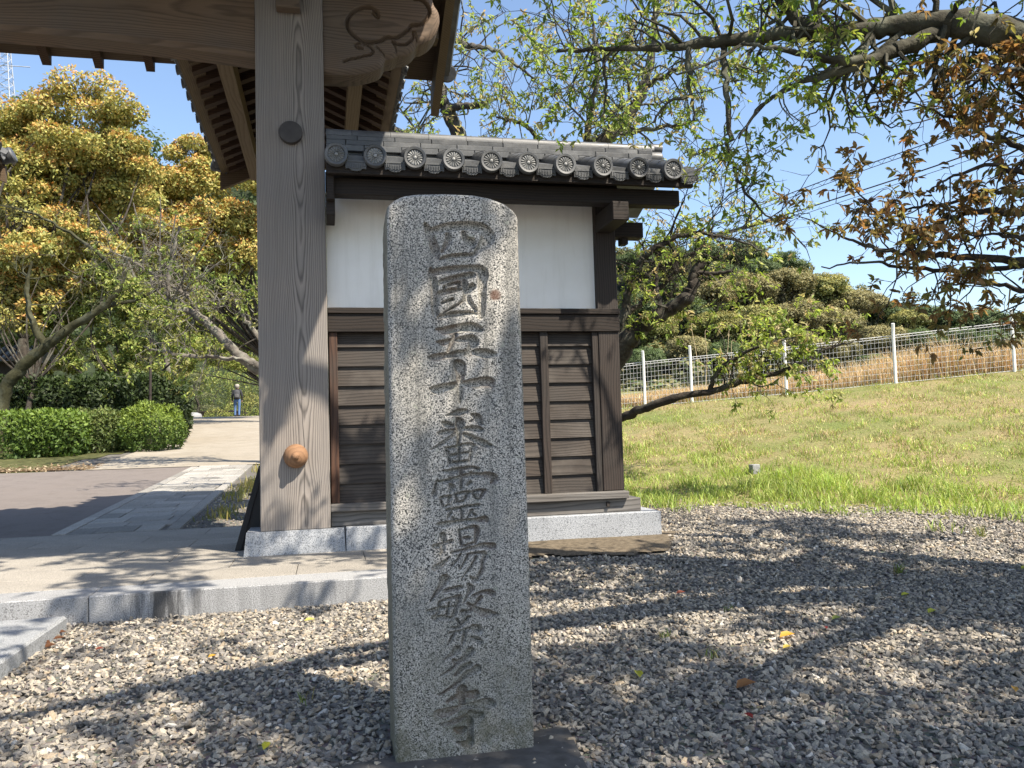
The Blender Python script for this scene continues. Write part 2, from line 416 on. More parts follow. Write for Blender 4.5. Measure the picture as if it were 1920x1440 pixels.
for r in range(7):
    x = -11 - (.45 if r % 2 else 0)
    while x < .9:
        x1 = min(x + .9, .945)
        if x1 - x > .3 and x > -11.5:
            if x1 - x > .895: o = link('paver', pv, M_PAVE, plat)
            else: o = part('paver', MB().box(.002, x1 - x - .002, .002, .448, -.014, 0, .003), M_PAVE, plat)
            o.location = (x, 5.4 + r * .45, .1515 + rng.normal(0, .0008))
        x += .9
for x in (-3.9, -2.4, -.9): pass
part('edging_strip', MB().box(-11, .945, 8.552, 8.64, .0, .150, .004), M_PAVE, plat)

# stepping slab at the left of the kerb
sl = part('granite_slab', MB().box(-3.6, -1.372, 3.2, 4.93, -.06, .085, .012), m_granite('slab_granite', (.30, .31, .32), (.24, .248, .256), (.12, .124, .128), 190))
tag(sl, 'flat grey granite slab lying in the gravel before the kerb', 'slab')

# ---------------------------------------------------------------- stone path behind the gate
pth = sheet('stone_path', _lines([(-2.56, -1.40, .29)]), _lines([(8.62, 17.0, .42)]), .006, M_JOINT); tag(pth, kind='structure')
def on_slope(mb_fn, name, mat, y0, y1):
    """a paving piece that lies on the rising path"""
    mb = mb_fn(); mb.v = [(x, y, z + float(np.interp(y, _PY, _PZ))) for x, y, z in mb.v]
    return part(name, mb, mat, pth)
y = 8.65
while y < 16.9:
    L = 1.2
    for x0, x1 in ((-2.55, -2.43), (-1.53, -1.41)):
        on_slope(lambda: MB().box(x0, x1, y + .003, min(y + L, 17) - .003, .0, .030, .004), 'edging_stone', M_PAVE2, y, y + L)
    y += L
y = 8.65; r = 0
while y < 16.9:
    d = rng.uniform(.26, .42); x = -2.425
    cuts = [x]
    while x < -1.75:
        x += rng.uniform(.22, .62); cuts.append(min(x, -1.535))
    if cuts[-1] < -1.535: cuts.append(-1.535)
    for a, b in zip(cuts[:-1], cuts[1:]):
        if b - a < .06: continue
        zz = .024 + rng.uniform(-.003, .004)
        on_slope(lambda: MB().box(a + .005, b - .005, y + .005, y + d - .005, .0, zz, .005), 'path_slab', M_PAVE2, y, y + d)
    y += d; r += 1
sheet_gr = sheet('path_gravel', _lines([(-1.40, .9, .23)]), _lines([(8.65, 17.0, .42)]), .006, M_SOIL); tag(sheet_gr, kind='structure')

# dirt strip before the wall plinth
t = NT('dirt'); v = t.coord('Object'); n = t.noise(v, 25, 5, .7)
M_DIRT = t.done(t.ramp(n, [(.3, (.065, .05, .035)), (.7, (.17, .14, .10))]), .95, t.bump(n, .7, .01), .15)
ds = sheet('dirt_strip', _lines([(.95, 3.1, .035)]), _lines([(5.6, 6.6, .035)]), .012, M_DIRT, lambda x, y: (y > 5.72 + .05 * np.sin(x * 5) + .03 * np.sin(x * 17 + 1) + .02 * np.sin(x * 41) + .8 * sstep(2.3, 3.0, x)) & (y < 6.5), rough=.004); tag(ds, kind='structure')

# ---------------------------------------------------------------- gravel stones
def instancer(name, pts, rot, scl, sources, mat, kind='stuff'):
    me = bpy.data.meshes.new(name); me.vertices.add(len(pts)); me.vertices.foreach_set('co', np.asarray(pts, np.float32).ravel())
    for nm, arr in (('rot', rot), ('scl', scl)):
        a = me.attributes.new(nm, 'FLOAT_VECTOR', 'POINT'); a.data.foreach_set('vector', np.asarray(arr, np.float32).ravel())
    o = link(name, me)
    ng = bpy.data.node_groups.new(name, 'GeometryNodeTree')
    ng.interface.new_socket('Geometry', in_out='INPUT', socket_type='NodeSocketGeometry')
    ng.interface.new_socket('Geometry', in_out='OUTPUT', socket_type='NodeSocketGeometry')
    N = ng.nodes.new; L = ng.links.new
    gi, go = N('NodeGroupInput'), N('NodeGroupOutput'); ip = N('GeometryNodeInstanceOnPoints')
    jn = N('GeometryNodeJoinGeometry')
    for s in sources:
        oi = N('GeometryNodeObjectInfo'); oi.inputs['Object'].default_value = s; oi.inputs['As Instance'].default_value = False
        g2 = N('GeometryNodeGeometryToInstance'); L(oi.outputs['Geometry'], g2.inputs[0]); L(g2.outputs[0], jn.inputs[0])
    L(gi.outputs[0], ip.inputs['Points']); L(jn.outputs[0], ip.inputs['Instance']); ip.inputs['Pick Instance'].default_value = True
    for nm, sk in (('rot', 'Rotation'), ('scl', 'Scale')):
        na = N('GeometryNodeInputNamedAttribute'); na.data_type = 'FLOAT_VECTOR'; na.inputs['Name'].default_value = nm; L(na.outputs['Attribute'], ip.inputs[sk])
    L(ip.outputs[0], go.inputs[0])
    md = o.modifiers.new('scatter', 'NODES'); md.node_group = ng
    o['kind'] = kind
    return o
t = NT('gravel_stone'); oi = t.n('ShaderNodeObjectInfo'); v = t.coord('Object', scale=(1, 1, 1), rand=31.)
n = t.noise(v, 3.0, 4, .65)
base = t.ramp(oi.outputs['Random'], [(0, (.128, .119, .108)), (.2, (.225, .203, .175)), (.42, (.33, .292, .235)), (.6, (.245, .225, .20)), (.72, (.38, .333, .265)), (.9, (.285, .23, .165)), (.975, (.50, .465, .41))], 'CONSTANT')
hs = t.n('ShaderNodeHueSaturation'); t.l(base, hs.inputs['Color']); t.l(t.math('MULTIPLY_ADD', n, .7, .65), hs.inputs['Value'])
M_STONE = t.done(hs.outputs[0], .88, t.bump(n, .35, .05), .3)
stones = []
for i in range(9):
    bm = bmesh.new(); lr = np.random.default_rng(100 + i)
    P = lr.normal(size=(11, 3)); P /= np.linalg.norm(P, axis=1)[:, None]; P *= np.array([.62, .46, .34]) * lr.uniform(.85, 1.1, (11, 1))
    for p in P: bm.verts.new(p)
    bmesh.ops.convex_hull(bm, input=bm.verts)
    for vv in [vv for vv in bm.verts if not vv.link_faces]: bm.verts.remove(vv)
    me = bpy.data.meshes.new('gravel_piece'); bm.to_mesh(me); bm.free(); me.materials.append(M_STONE)
    stones.append(bpy.data.objects.new('gravel_piece', me))
pts = []
def in_view(x, y, m=.5): return (x > -.42 * y - m) & (x < 1.02 * y + m)
for y0, y1, den in ((1.3, 3.4, 3300), (3.4, 5.2, 2800), (5.2, 7.0, 2000), (7.0, 10.0, 1000)):
    w = 16.0; n_ = int(den * (y1 - y0) * w)
    P = np.stack([rng.uniform(-4, 12, n_), rng.uniform(y0, y1, n_)], 1); pts.append(P)
P = np.concatenate(pts); x, y = P[:, 0], P[:, 1]
clump = np.sin(x * 1.9 + 1) * np.cos(y * 2.3)
inner = in_view(x, y); outer = (x > -.42 * y - 1.4) & (x < 1.02 * y + 3.2) & (rng.random(len(x)) < .6)
keep = (inner | outer) & ~((y > 5.09) & (x < .955)) & ~((x < -1.37) & (y > 3.19) & (y < 4.935)) & ~((y > 5.70 + .05 * np.sin(x * 5) + .03 * np.sin(x * 17 + 1) + .8 * sstep(2.3, 3.0, x)) & (x < 2.66) & (y < 6.9)) & ~((x > .18) & (x < .64) & (y > 2.55) & (y < 2.95))
s = bank_s(x, y)
keep &= (s < .55 * rng.random(len(x)) ** 2 + .05) & ~((y > 6.6) & (x < 2.6))
P = P[keep]; 
Q = np.stack([rng.uniform(-1.4, .6, 2600), rng.uniform(8.7, 13, 2600)], 1)
P = np.concatenate([P, Q]); npt = len(P)
sz = rng.lognormal(math.log(.0222), .27, npt) * np.where(P[:, 1] > 5.2, 1.15, 1.0); sz = np.clip(sz, .011, .045)
zz = ground_z(P[:, 0], P[:, 1]) + rng.uniform(-.002, .012, npt)
gravel = instancer('gravel', np.column_stack([P, zz]), np.column_stack([rng.normal(0, .45, npt), rng.normal(0, .45, npt), rng.uniform(0, 6.28, npt)]),
                   np.column_stack([sz * rng.uniform(.9, 1.25, npt), sz, sz * rng.uniform(.8, 1.2, npt)]), stones, M_STONE)
tag(gravel, 'loose grey crushed stone covering the yard', 'gravel', kind='stuff')
# ================================================================== TEMPLE GATE
M_PILLAR = m_wood('pillar_wood', (.30, .262, .23), (.05, .043, .039), ring=.0105, axis='z', rough=.8, bump=.5, grey=(.225, .208, .195), rand=0, centre=(-.165, 6.45, 0), wob=(.04, .10), contrast=.5, freq=.55)
M_BEAM = m_wood('beam_wood', (.165, .112, .074), (.06, .041, .028), ring=.012, axis='x', rough=.75, bump=.3, grey=(.13, .105, .085), rand=0, centre=(0, 6.62, 4.25), wob=(.10, .10), contrast=.4, freq=.35)
M_RAFT = m_wood('rafter_wood', (.10, .06, .034), (.045, .025, .015), axis='y', rand=5)
M_RAFX = m_wood('rafter_wood_cross', (.065, .036, .022), (.028, .015, .01), axis='x', rand=5)
M_PLANK = m_wood('plank_wood', (.17, .125, .078), (.085, .056, .032), axis='y', rand=5, contrast=.4)
M_PLANKX = m_wood('plank_wood_cross', (.13, .09, .055), (.06, .04, .024), axis='x', rand=5, contrast=.4)
t = NT('roof_tile'); v = t.coord('Object', rand=9.0); n = t.noise(v, 5, 5, .65); n2 = t.noise(v, 60, 3, .6)
c = t.ramp(n, [(.3, (.04, .042, .045)), (.55, (.085, .088, .092)), (.75, (.16, .163, .165))])
oi = t.n('ShaderNodeObjectInfo'); hs = t.n('ShaderNodeHueSaturation'); t.l(c, hs.inputs['Color']); t.l(t.math('MULTIPLY_ADD', oi.outputs['Random'], .5, .75), hs.inputs['Value'])
M_TILE = t.done(hs.outputs[0], t.ramp(n, [(.3, .35), (.7, .6)]), t.bump(n2, .15, .003), .5)
M_PLINTH = m_granite('plinth_granite', (.36, .375, .395), (.28, .29, .31), (.14, .148, .16), 150, bump=.3)
M_KNOB = m_wood('knob_wood', (.26, .145, .078), (.15, .08, .044), ring=.03, axis='y', rough=.8, rand=0, centre=(-.21, 0, .85), contrast=.35)
M_DISC = m_plain('dark_disc', (.045, .038, .034), .6, .3, 20)
M_BLACK = m_plain('black_board', (.008, .008, .009), .6, .3, 6)

gate = thing('temple_gate', 'large timber temple gate with broad grey pillar and tiled roof', 'gate', (-2.3, 6.5, 0))
XC = -2.27
def mirx(mb): return MB().add([(2 * XC - v[0], v[1], v[2]) for v in mb.v], [tuple(reversed(f)) for f in mb.f])
# pillars: slightly tapering chamfered slabs
def pillar_mb():
    mb = MB(); c = .006
    mb.box(-.482, .021, 6.375, 6.69, .322, 5.0, c)
    return mb
pm = pillar_mb()
pil = part('pillar', pm, M_PILLAR, gate)
part('pillar', mirx(pm), M_PILLAR, gate)
# long drying crack down the lower half of the pillar
cr = MB()
zc = np.linspace(.34, 1.55, 40); xc_ = -.165 + .006 * np.sin(zc * 9) - .012 * (zc - .9)
wd = .0022 * np.clip(1 - ((zc - .8) / .9) ** 2, .15, 1)
cv = []
for a, b, w in zip(xc_, zc, wd): cv += [(a - w, 6.3738, b), (a + w, 6.3738, b)]
cr.add(cv, [(2 * i, 2 * i + 1, 2 * i + 3, 2 * i + 2) for i in range(39)])
part('crack', cr, M_DISC, pil)
# bosses
Mb = Matrix.Translation((-.2286, 6.375, 3.31)) @ Matrix.Rotation(R(90), 4, 'X')
part('boss', MB().lathe([(.086, 0), (.088, .03), (.083, .042), (.0, .046)], 32, Mb), M_DISC, gate, 35)
Mb = Matrix.Translation((-.2235, 6.375, .868)) @ Matrix.Rotation(R(90), 4, 'X')
part('knob', MB().lathe([(.088, 0), (.089, .025), (.084, .045), (.066, .075), (.040, .095), (.030, .098), (.026, .103), (.027, .112), (.020, .124), (.006, .13)], 36, Mb), M_KNOB, gate, 40)
# granite footing under the pillar (battered block)
def footing(x0, x1):
    b = .02
    mb = MB()
    vs = [(x0, 6.345, .148), (x1, 6.345, .148), (x1, 6.76, .148), (x0, 6.76, .148),
          (x0 + b, 6.352, .322), (x1 - b * .4, 6.352, .322), (x1 - b * .4, 6.75, .322), (x0 + b, 6.75, .322)]
    return mb.add(vs, [(0, 3, 2, 1), (4, 5, 6, 7), (0, 1, 5, 4), (1, 2, 6, 5), (2, 3, 7, 6), (3, 0, 4, 7)])
part('footing_stone', footing(-.60, .126), M_PLINTH, gate)
part('footing_stone', mirx(footing(-.60, .10)), M_PLINTH, gate)
# lintel beam, gently cambered underside with a chamfered lower edge
def beam_mb():
    mb = MB(); xs = np.linspace(2 * XC + .484, -.4845, 33)
    sec = []
    for x in xs:
        u = (x - XC) / (xs[-1] - XC); z = 3.903 + .075 * (1 - u * u)
        sec.append([(6.398, z + .035), (6.43, z), (6.632, z), (6.66, z + .03), (6.66, 4.56), (6.398, 4.56)])
    m = 6; vs = [(x, p[0], p[1]) for x, s_ in zip(xs, sec) for p in s_]
    fs = [(i * m + j, i * m + (j + 1) % m, (i + 1) * m + (j + 1) % m, (i + 1) * m + j) for i in range(len(xs) - 1) for j in range(m)]
    fs += [tuple(range(m)), tuple((len(xs) - 1) * m + j for j in range(m))[::-1]]
    return mb.add(vs, fs)
part('lintel_beam', beam_mb(), M_BEAM, gate)
# bracket block fixed high on the pillar face
part('bracket_block', MB().box(at(517, 0, y=6.3)[0], at(563, 0, y=6.3)[0], 6.27, 6.372, at(540, 13, y=6.27)[2], 4.62, .008), M_BEAM, gate)

# ------------------------------------------------ carved beam nose (cloud scrolls)
def seg_dist(Px, Pz, poly):
    """distance to a polyline with per-vertex radius: returns min(d - r) and max over (r-d)"""
    best = np.full(Px.shape, 1e9)
    for (x0, z0, r0), (x1, z1, r1) in zip(poly[:-1], poly[1:]):
        dx, dz = x1 - x0, z1 - z0; L2 = dx * dx + dz * dz + 1e-12
        tt = np.clip(((Px - x0) * dx + (Pz - z0) * dz) / L2, 0, 1)
        d = np.hypot(Px - x0 - tt * dx, Pz - z0 - tt * dz) - (r0 + tt * (r1 - r0))
        best = np.minimum(best, d)
    return best
def inside(Px, Pz, poly):
    c = np.zeros(Px.shape, bool); n = len(poly)
    for i in range(n):
        x0, z0 = poly[i]; x1, z1 = poly[(i + 1) % n]
        cond = ((z0 > Pz) != (z1 > Pz)) & (Px < (x1 - x0) * (Pz - z0) / (z1 - z0 + 1e-12) + x0)
        c ^= cond
    return c
def spline(pts, n=8):
    pts = np.asarray(pts, float); P = np.vstack([2 * pts[0] - pts[1], pts, 2 * pts[-1] - pts[-2]]); out = []
    for i in range(1, len(P) - 2):
        for k in range(n):
            u = k / n; a, b, c_, d = P[i - 1], P[i], P[i + 1], P[i + 2]
            out.append(.5 * (2 * b + (c_ - a) * u + (2 * a - 5 * b + 4 * c_ - d) * u * u + (3 * b - a - 3 * c_ + d) * u ** 3))
    out.append(pts[-1]); return np.array(out)
NY = 6.40
def zp(pts, y=NY, ox=560, oy=0, k=.2916):   # traced outline points on the nose's face plane
    return [tuple(at(ox + a * k, oy + b * k, y=y)[[0, 2]]) for a, b in pts]
lobes = [(160, 470), (290, 475), (380, 470), (460, 455), (525, 430), (552, 395), (560, 378), (600, 370), (640, 352), (690, 345), (735, 320), (765, 285), (800, 275), (850, 245), (890, 195), (908, 130), (900, 70), (870, 20), (850, -60), (800, -130)]
out2 = [tuple(p) for p in spline(zp(lobes), 5)]
x_l = .0225
outline = [(x_l, out2[0][1])] + [p for p in out2 if p[0] > x_l + .005] + [(x_l, out2[-1][1])]
g1 = [(a[0], a[1]) for a in spline(zp([(480, 85), (510, 110), (500, 70), (455, 48), (395, 55), (340, 85), (312, 140), (325, 195), (375, 245), (440, 272), (520, 265), (570, 240), (630, 242), (700, 195), (725, 165), (790, 155), (830, 110), (838, 60), (800, 5), (740, -10)]), 6)]
g2 = [(a[0], a[1]) for a in spline(zp([(410, 312), (375, 305), (365, 288), (400, 280), (450, 295), (478, 325), (465, 350), (420, 360), (375, 372), (330, 380), (290, 395)]), 6)]
g3 = [(a[0], a[1]) for a in spline(zp([(735, 205), (735, 245), (690, 285), (640, 285), (605, 268)]), 6)]
g4 = [(a[0], a[1]) for a in spline(zp([(762, 285), (748, 200)]), 6)]
g5 = [(a[0], a[1]) for a in spline(zp([(560, 378), (540, 340), (500, 300)]), 6)]
g6 = [(a[0], a[1]) for a in spline(zp([(632, 352), (625, 310), (600, 270)]), 6)]
st_ = .0065
ox = np.array(outline)
xs = np.arange(ox[:, 0].min() - st_, ox[:, 0].max() + 2 * st_, st_); zs = np.arange(ox[:, 1].min() - st_, ox[:, 1].max() + 2 * st_, st_)
X, Zg = np.meshgrid(xs, zs)
cx_, cz_ = (X[:-1, :-1] + st_ / 2), (Zg[:-1, :-1] + st_ / 2)
cell = inside(cx_, cz_, outline)
ol3 = [(a, b, 0.0) for a, b in outline]
de = seg_dist(X, Zg, ol3 + [ol3[0]])
dR = seg_dist(X, Zg, [(a, b, 0.0) for a, b in out2])          # rounding only along the carved rim
dep = .03 * np.clip(1 - dR / .05, 0, 1) ** 2
for g, r_, dd in ((g1, .017, .040), (g2, .012, .032), (g3, .013, .034), (g4, .009, .022), (g5, .009, .022), (g6, .009, .022)):
    d = seg_dist(X, Zg, [(a, b, r_) for a, b in g]); dep = np.maximum(dep, np.clip(-d / r_, 0, 1) ** .7 * dd)
g1d = seg_dist(X, Zg, [(a, b, 0.0) for a, b in g1])
outside_roll = ~inside(X, Zg, [tuple(p) for p in g1])
ny_, nx_ = X.shape; idx = np.arange(nx_ * ny_).reshape(ny_, nx_)
Fq = np.stack([idx[:-1, :-1], idx[:-1, 1:], idx[1:, 1:], idx[1:, :-1]], -1)[cell]
used = np.unique(Fq); remap = -np.ones(nx_ * ny_, int); remap[used] = np.arange(len(used))
V = np.stack([X, NY + dep, Zg], -1).reshape(-1, 3)[used].copy(); Fq = remap[Fq]
# snap the rim to the outline, then close the sides
e = np.concatenate([Fq[:, [0, 1]], Fq[:, [1, 2]], Fq[:, [2, 3]], Fq[:, [3, 0]]]); es = np.sort(e, 1)
uq, first, cnt = np.unique(es, axis=0, return_index=True, return_counts=True); be = e[first[cnt == 1]]
bv = np.unique(be); oo = np.array(outline); oo2 = np.vstack([oo, oo[:1]])
for i in bv:
    p = V[i, [0, 2]]; a, b = oo2[:-1], oo2[1:]; ab = b - a
    tt = np.clip(((p - a) * ab).sum(1) / ((ab ** 2).sum(1) + 1e-12), 0, 1); q = a + tt[:, None] * ab
    j = np.argmin(((q - p) ** 2).sum(1)); V[i, [0, 2]] = q[j]
nv = len(V); Vb = V[bv].copy(); Vb[:, 1] = 6.64; mp_ = {i: nv + k for k, i in enumerate(bv)}
side = np.array([(a, b, mp_[b], mp_[a]) for a, b in be])
me = bigmesh('beam_nose', np.vstack([V, Vb]), np.vstack([Fq, side[:, ::-1]]), 4)
nose = part('beam_nose', me, M_BEAM, gate, 50)

# ------------------------------------------------ main roof (ridge along x)
RZ, RY, EY, SL = 4.70, 6.5, 1.95, .5       # soffit height at eave, ridge y, half run, slope
XR = 1.22; XL = 2 * XC - XR
def soff(dy): return RZ + SL * (EY - abs(dy))
def slope_board(x0, x1, d0, d1, zo0, zo1):
    """slab lying on the roof slope between distances d0..d1 from the ridge (signed), offsets above the soffit"""
    vs = []
    for x in (x0, x1):
        for d in (d0, d1):
            for zo in (zo0, zo1): vs.append((x, RY + d, soff(d) + zo))
    return MB().add(vs, [(0, 1, 3, 2), (4, 6, 7, 5), (0, 4, 5, 1), (2, 3, 7, 6), (0, 2, 6, 4), (1, 5, 7, 3)])
for sg in (1, -1):
    n_b = 9
    for i in range(n_b):
        a, b = i * EY / n_b, (i + 1) * EY / n_b
        part('soffit_board', slope_board(XL, XR, sg * (a + .002), sg * (b - .002), .0, .02), M_PLANKX, gate)
    k = 0; x = -1.615 + .46 * 6
    xr = [x - .46 * i for i in range(17)]
    for x in xr:
        if XL + .1 < x < XR - .15: part('rafter', slope_board(x - .04, x + .04, 0.02 * sg, sg * (EY - .01), -.10, -.002), M_RAFT, gate)
    part('eave_board', slope_board(XL, XR, sg * (EY - .10), sg * (EY + .02), .022, .075), M_PLANKX, gate)
    part('purlin', MB().box(XL + .15, XR - .12, RY + sg * 1.2 - .08, RY + sg * 1.2 + .08, soff(1.2) - .32, soff(1.2) - .112), M_PLANKX, gate)
    part('tile_bed', slope_board(XL - .08, XR + .10, sg * .0, sg * (EY + .06), .078, .13), M_TILE, gate)
    for x0, x1 in ((XR - .085, XR - .002), (XL + .002, XL + .085)):
        part('bargeboard', slope_board(x0, x1, 0.01 * sg, sg * (EY + .12), -.27, -.003), M_PLANK, gate)
# one run of round cover tiles, shared by all rows of the main roof
rr = MB(); nseg = 6
d_ = np.linspace(0, EY + .1, nseg)
for i in range(nseg - 1):
    p0 = (0, d_[i], -SL * d_[i] + .16 + .006); p1 = (0, d_[i + 1] + .01, -SL * d_[i + 1] + .16 - .006)
    rr.tube([p0, p1], [.066, .072], 8)
rowm = rr.mesh('round_tile_row'); fix_normals(rowm)
nrow = int((XR - XL + .2) / .285)
for sg in (1, -1):
    for i in range(nrow + 1):
        o = link('round_tile_row', rowm, M_TILE, gate, None); o.location = (XR + .06 - i * .285, RY, RZ + SL * EY - .0)
        if sg < 0: o.rotation_euler = (0, 0, R(180))
rg = MB().box(XL - .05, XR + .08, RY - .17, RY + .17, RZ + SL * EY + .16, RZ + SL * EY + .55, .03)
part('ridge', rg, M_TILE, gate)
# round end tile at the rear right corner
ct = at(845, 126, y=RY + EY + .10)
part('end_tile', MB().lathe([(.0, -.14), (.078, -.14), (.085, -.02), (.098, -.015), (.098, .03), (.085, .045), (.0, .05)], 24, Matrix.Translation((XR + .1, RY + EY + .13, RZ + .155)) @ Matrix.Rotation(R(-63), 4, 'X')), M_TILE, gate, 35)

# ------------------------------------------------ small rear roof over the back post (ridge along y)
SXC, SHW, SZE, SSL = -.231, .90, 4.10, .45
SY0, SY1 = 6.75, 9.9
def s2(x0, x1, y0, y1, zo0, zo1):
    vs = []
    for x in (x0, x1):
        for y_ in (y0, y1):
            for zo in (zo0, zo1): vs.append((SXC + x, y_, SZE + SSL * (SHW - abs(x)) + zo))
    return MB().add(vs, [(0, 1, 3, 2), (4, 6, 7, 5), (0, 4, 5, 1), (2, 3, 7, 6), (0, 2, 6, 4), (1, 5, 7, 3)])
for cxx in (0, 2 * XC - 2 * SXC):
    grp = []
    for sg in (1, -1):
        grp.append(('roof_boarding', s2(0, sg * SHW, SY0, SY1, 0, .02), M_RAFX))
        yy = SY0 + .12
        while yy < SY1 - .1:
            grp.append(('rafter', s2(sg * .02, sg * (SHW - .09), yy, yy + .085, -.085, -.001), M_RAFX)); yy += .24
        grp.append(('eave_plank', s2(sg * (SHW - .17), sg * (SHW - .004), SY0, SY1, -.035, -.0005), M_PLANK))
        grp.append(('purlin', MB().box(SXC + sg * .52 - .06, SXC + sg * .52 + .06, SY0, SY1 - .02, SZE + SSL * (SHW - .52) - .27, SZE + SSL * (SHW - .52) - .10), M_PLANK))
        grp.append(('tile_bed', s2(0, sg * (SHW + .03), SY0, SY1 + .05, .022, .075), M_TILE))
        grp.append(('bargeboard', s2(sg * .002, sg * (SHW + .02), SY1 + .002, SY1 + .06, -.20, -.01), M_PLANKX))
    grp.append(('back_post', MB().box(SXC - .14, SXC + .14, 8.5, 8.78, .15, 4.42), M_PILLAR))
    grp.append(('tie_beam', MB().box(SXC - .06, SXC + .06, 6.70, 8.5, 2.6, 2.85), M_RAFT))
    for nm, mb, mt in grp:
        if cxx: mb.v = [(x + cxx, y_, z) for x, y_, z in mb.v]
        part(nm, mb, mt, gate)
    rr = MB(); d_ = np.linspace(.05, SHW + .05, 5)
    for i in range(4):
        rr.tube([(d_[i], 0, SSL * (SHW - d_[i]) + .10 + .006), (d_[i + 1] + .01, 0, SSL * (SHW - d_[i + 1]) + .10 - .006)], [.06, .066], 8)
    rm = rr.mesh('round_tile_row'); fix_normals(rm)
    for sg in (1, -1):
        for i in range(12):
            o = link('round_tile_row', rm, M_TILE, gate); o.location = (SXC + cxx, SY0 + .1 + i * .275, SZE)
            if sg < 0: o.rotation_euler = (0, 0, R(180))
    # curved eave tiles between the rows give the wavy edge
    fe = MB()
    th = np.linspace(0, math.pi, 7)
    fe.add([(0, .0 + .07 - .07 * math.cos(a), -.045 * math.sin(a)) for a in th] + [(-.18, .07 - .07 * math.cos(a), -.045 * math.sin(a) + .07) for a in th], [(i, i + 1, 8 + i, 7 + i) for i in range(6)])
    fm = fe.mesh('eave_tile'); fix_normals(fm)
    for sg in (1, -1):
        for i in range(11):
            o = link('eave_tile', fm, M_TILE, gate); o.location = (SXC + cxx + sg * (SHW + .055), SY0 + .17 + i * .275 - (0 if sg > 0 else -.14), SZE + .04)
            if sg < 0: o.rotation_euler = (0, 0, R(180))
part('ridge', MB().box(SXC - .1, SXC + .1, 8.55, SY1 + .08, SZE + SSL * SHW + .05, SZE + SSL * SHW + .24, .02), M_TILE, gate)

# black board leaning behind the pillar
lb = thing('leaning_board', 'black folding signboard seen edge-on leaning behind the grey pillar', 'signboard', (-.60, 6.95, .152))
y_b = 6.95
def bpt(px, py): p = at(px, py, y=y_b); return p[0], p[2]
a = bpt(446, 1034); b_ = bpt(486, 872); 
part('panel', MB().prism([(a[0], .152), (a[0] + .045, .152), (b_[0] + .05, b_[1]), (b_[0] + .015, b_[1])], 6.72, 7.25, 'y'), M_BLACK, lb)
part('side_panel', MB().prism([(a[0] + .045, .152), (-.12, .152), (b_[0] + .09, b_[1] - .02), (b_[0] + .05, b_[1] - .012)], 6.735, 6.765, 'y'), M_BLACK, lb)
part('back_panel', MB().prism([(b_[0] + .052, b_[1] - .005), (b_[0] + .085, b_[1] - .005), (-.06, .152), (-.10, .152)], 6.74, 7.23, 'y'), M_BLACK, lb)
part('strap', MB().box(a[0] + .08, -.2, 6.97, 6.99, .55, .57), M_DISC, lb)
# ================================================================== ROOFED SIDE WALL
M_DARKW = m_wood('dark_timber', (.024, .017, .013), (.008, .006, .005), axis='x', rough=.7, rand=5)
M_DARKZ = m_wood('dark_timber_upright', (.045, .033, .027), (.015, .011, .009), axis='z', rough=.7, rand=5, grey=(.038, .034, .031))
M_BOARD = m_wood('siding_wood', (.062, .048, .039), (.015, .012, .010), ring=.014, axis='x', rough=.75, bump=.5, rand=11, grey=(.052, .045, .040), pale=(.14, .122, .105), wear=.5, contrast=.5)
M_BATTL = m_wood('batten_wood_red', (.09, .044, .027), (.03, .015, .011), axis='z', rough=.75, rand=5, grey=(.06, .047, .04))
M_SILLW = m_wood('sill_wood', (.14, .126, .113), (.055, .049, .045), axis='x', rough=.8, rand=5, grey=(.17, .16, .15))
t = NT('white_plaster'); v = t.coord('Object'); n = t.noise(v, 3, 5, .6); n2 = t.noise(v, 90, 3, .6); st2 = t.noise(t.coord('Object', scale=(5, 5, .5)), 2.5, 4, .6)
c = t.mix(t.math('MULTIPLY', t.ramp(st2, [(.5, 0.0), (.8, 1.0)]), .3), t.ramp(n, [(.3, (.80, .785, .75)), (.7, (.86, .85, .825))]), (.50, .48, .43))
M_PLAST = t.done(c, .9, t.bump(t.mix(.3, n2, n), .15, .004), .2)

wall = thing('roofed_wall', 'side wall with white plaster, dark board siding and tiled coping roof', 'wall', (1.3, 6.5, 0))
YW = 6.47                                   # front plane of the timber frame
X0, X1 = .0225, 2.381
# plinth stones
for a, b in ((.130, 1.30), (1.304, 2.640)):
    part('plinth_stone', MB().box(a, b, 6.347, 6.80, .02, .325, .006), M_PLINTH, wall)
part('ground_beam', MB().box(X0, 2.500, 6.425, 6.70, .326, .436, .006), M_SILLW, wall)
part('peg', MB().box(2.20, 2.225, 6.400, 6.424, .375, .415, .002), M_DARKZ, wall)
part('sill', MB().box(X0, 2.385, 6.375, 6.60, .438, .497, .006), M_SILLW, wall)
post = part('corner_post', MB().box(2.195, 2.375, 6.455, 6.64, .499, 2.86, .006), M_DARKZ, wall)
# rails under the plaster
part('rail_cap', MB().box(X0, 2.381, 6.425, 6.62, 1.945, 1.990, .004), M_DARKW, wall)
part('rail', MB().box(X0, 2.378, 6.440, 6.60, 1.803, 1.944, .004), M_DARKW, wall)
part('plaster_panel', MB().box(X0, 2.193, 6.50, 6.60, 1.988, 2.93), M_PLAST, wall)
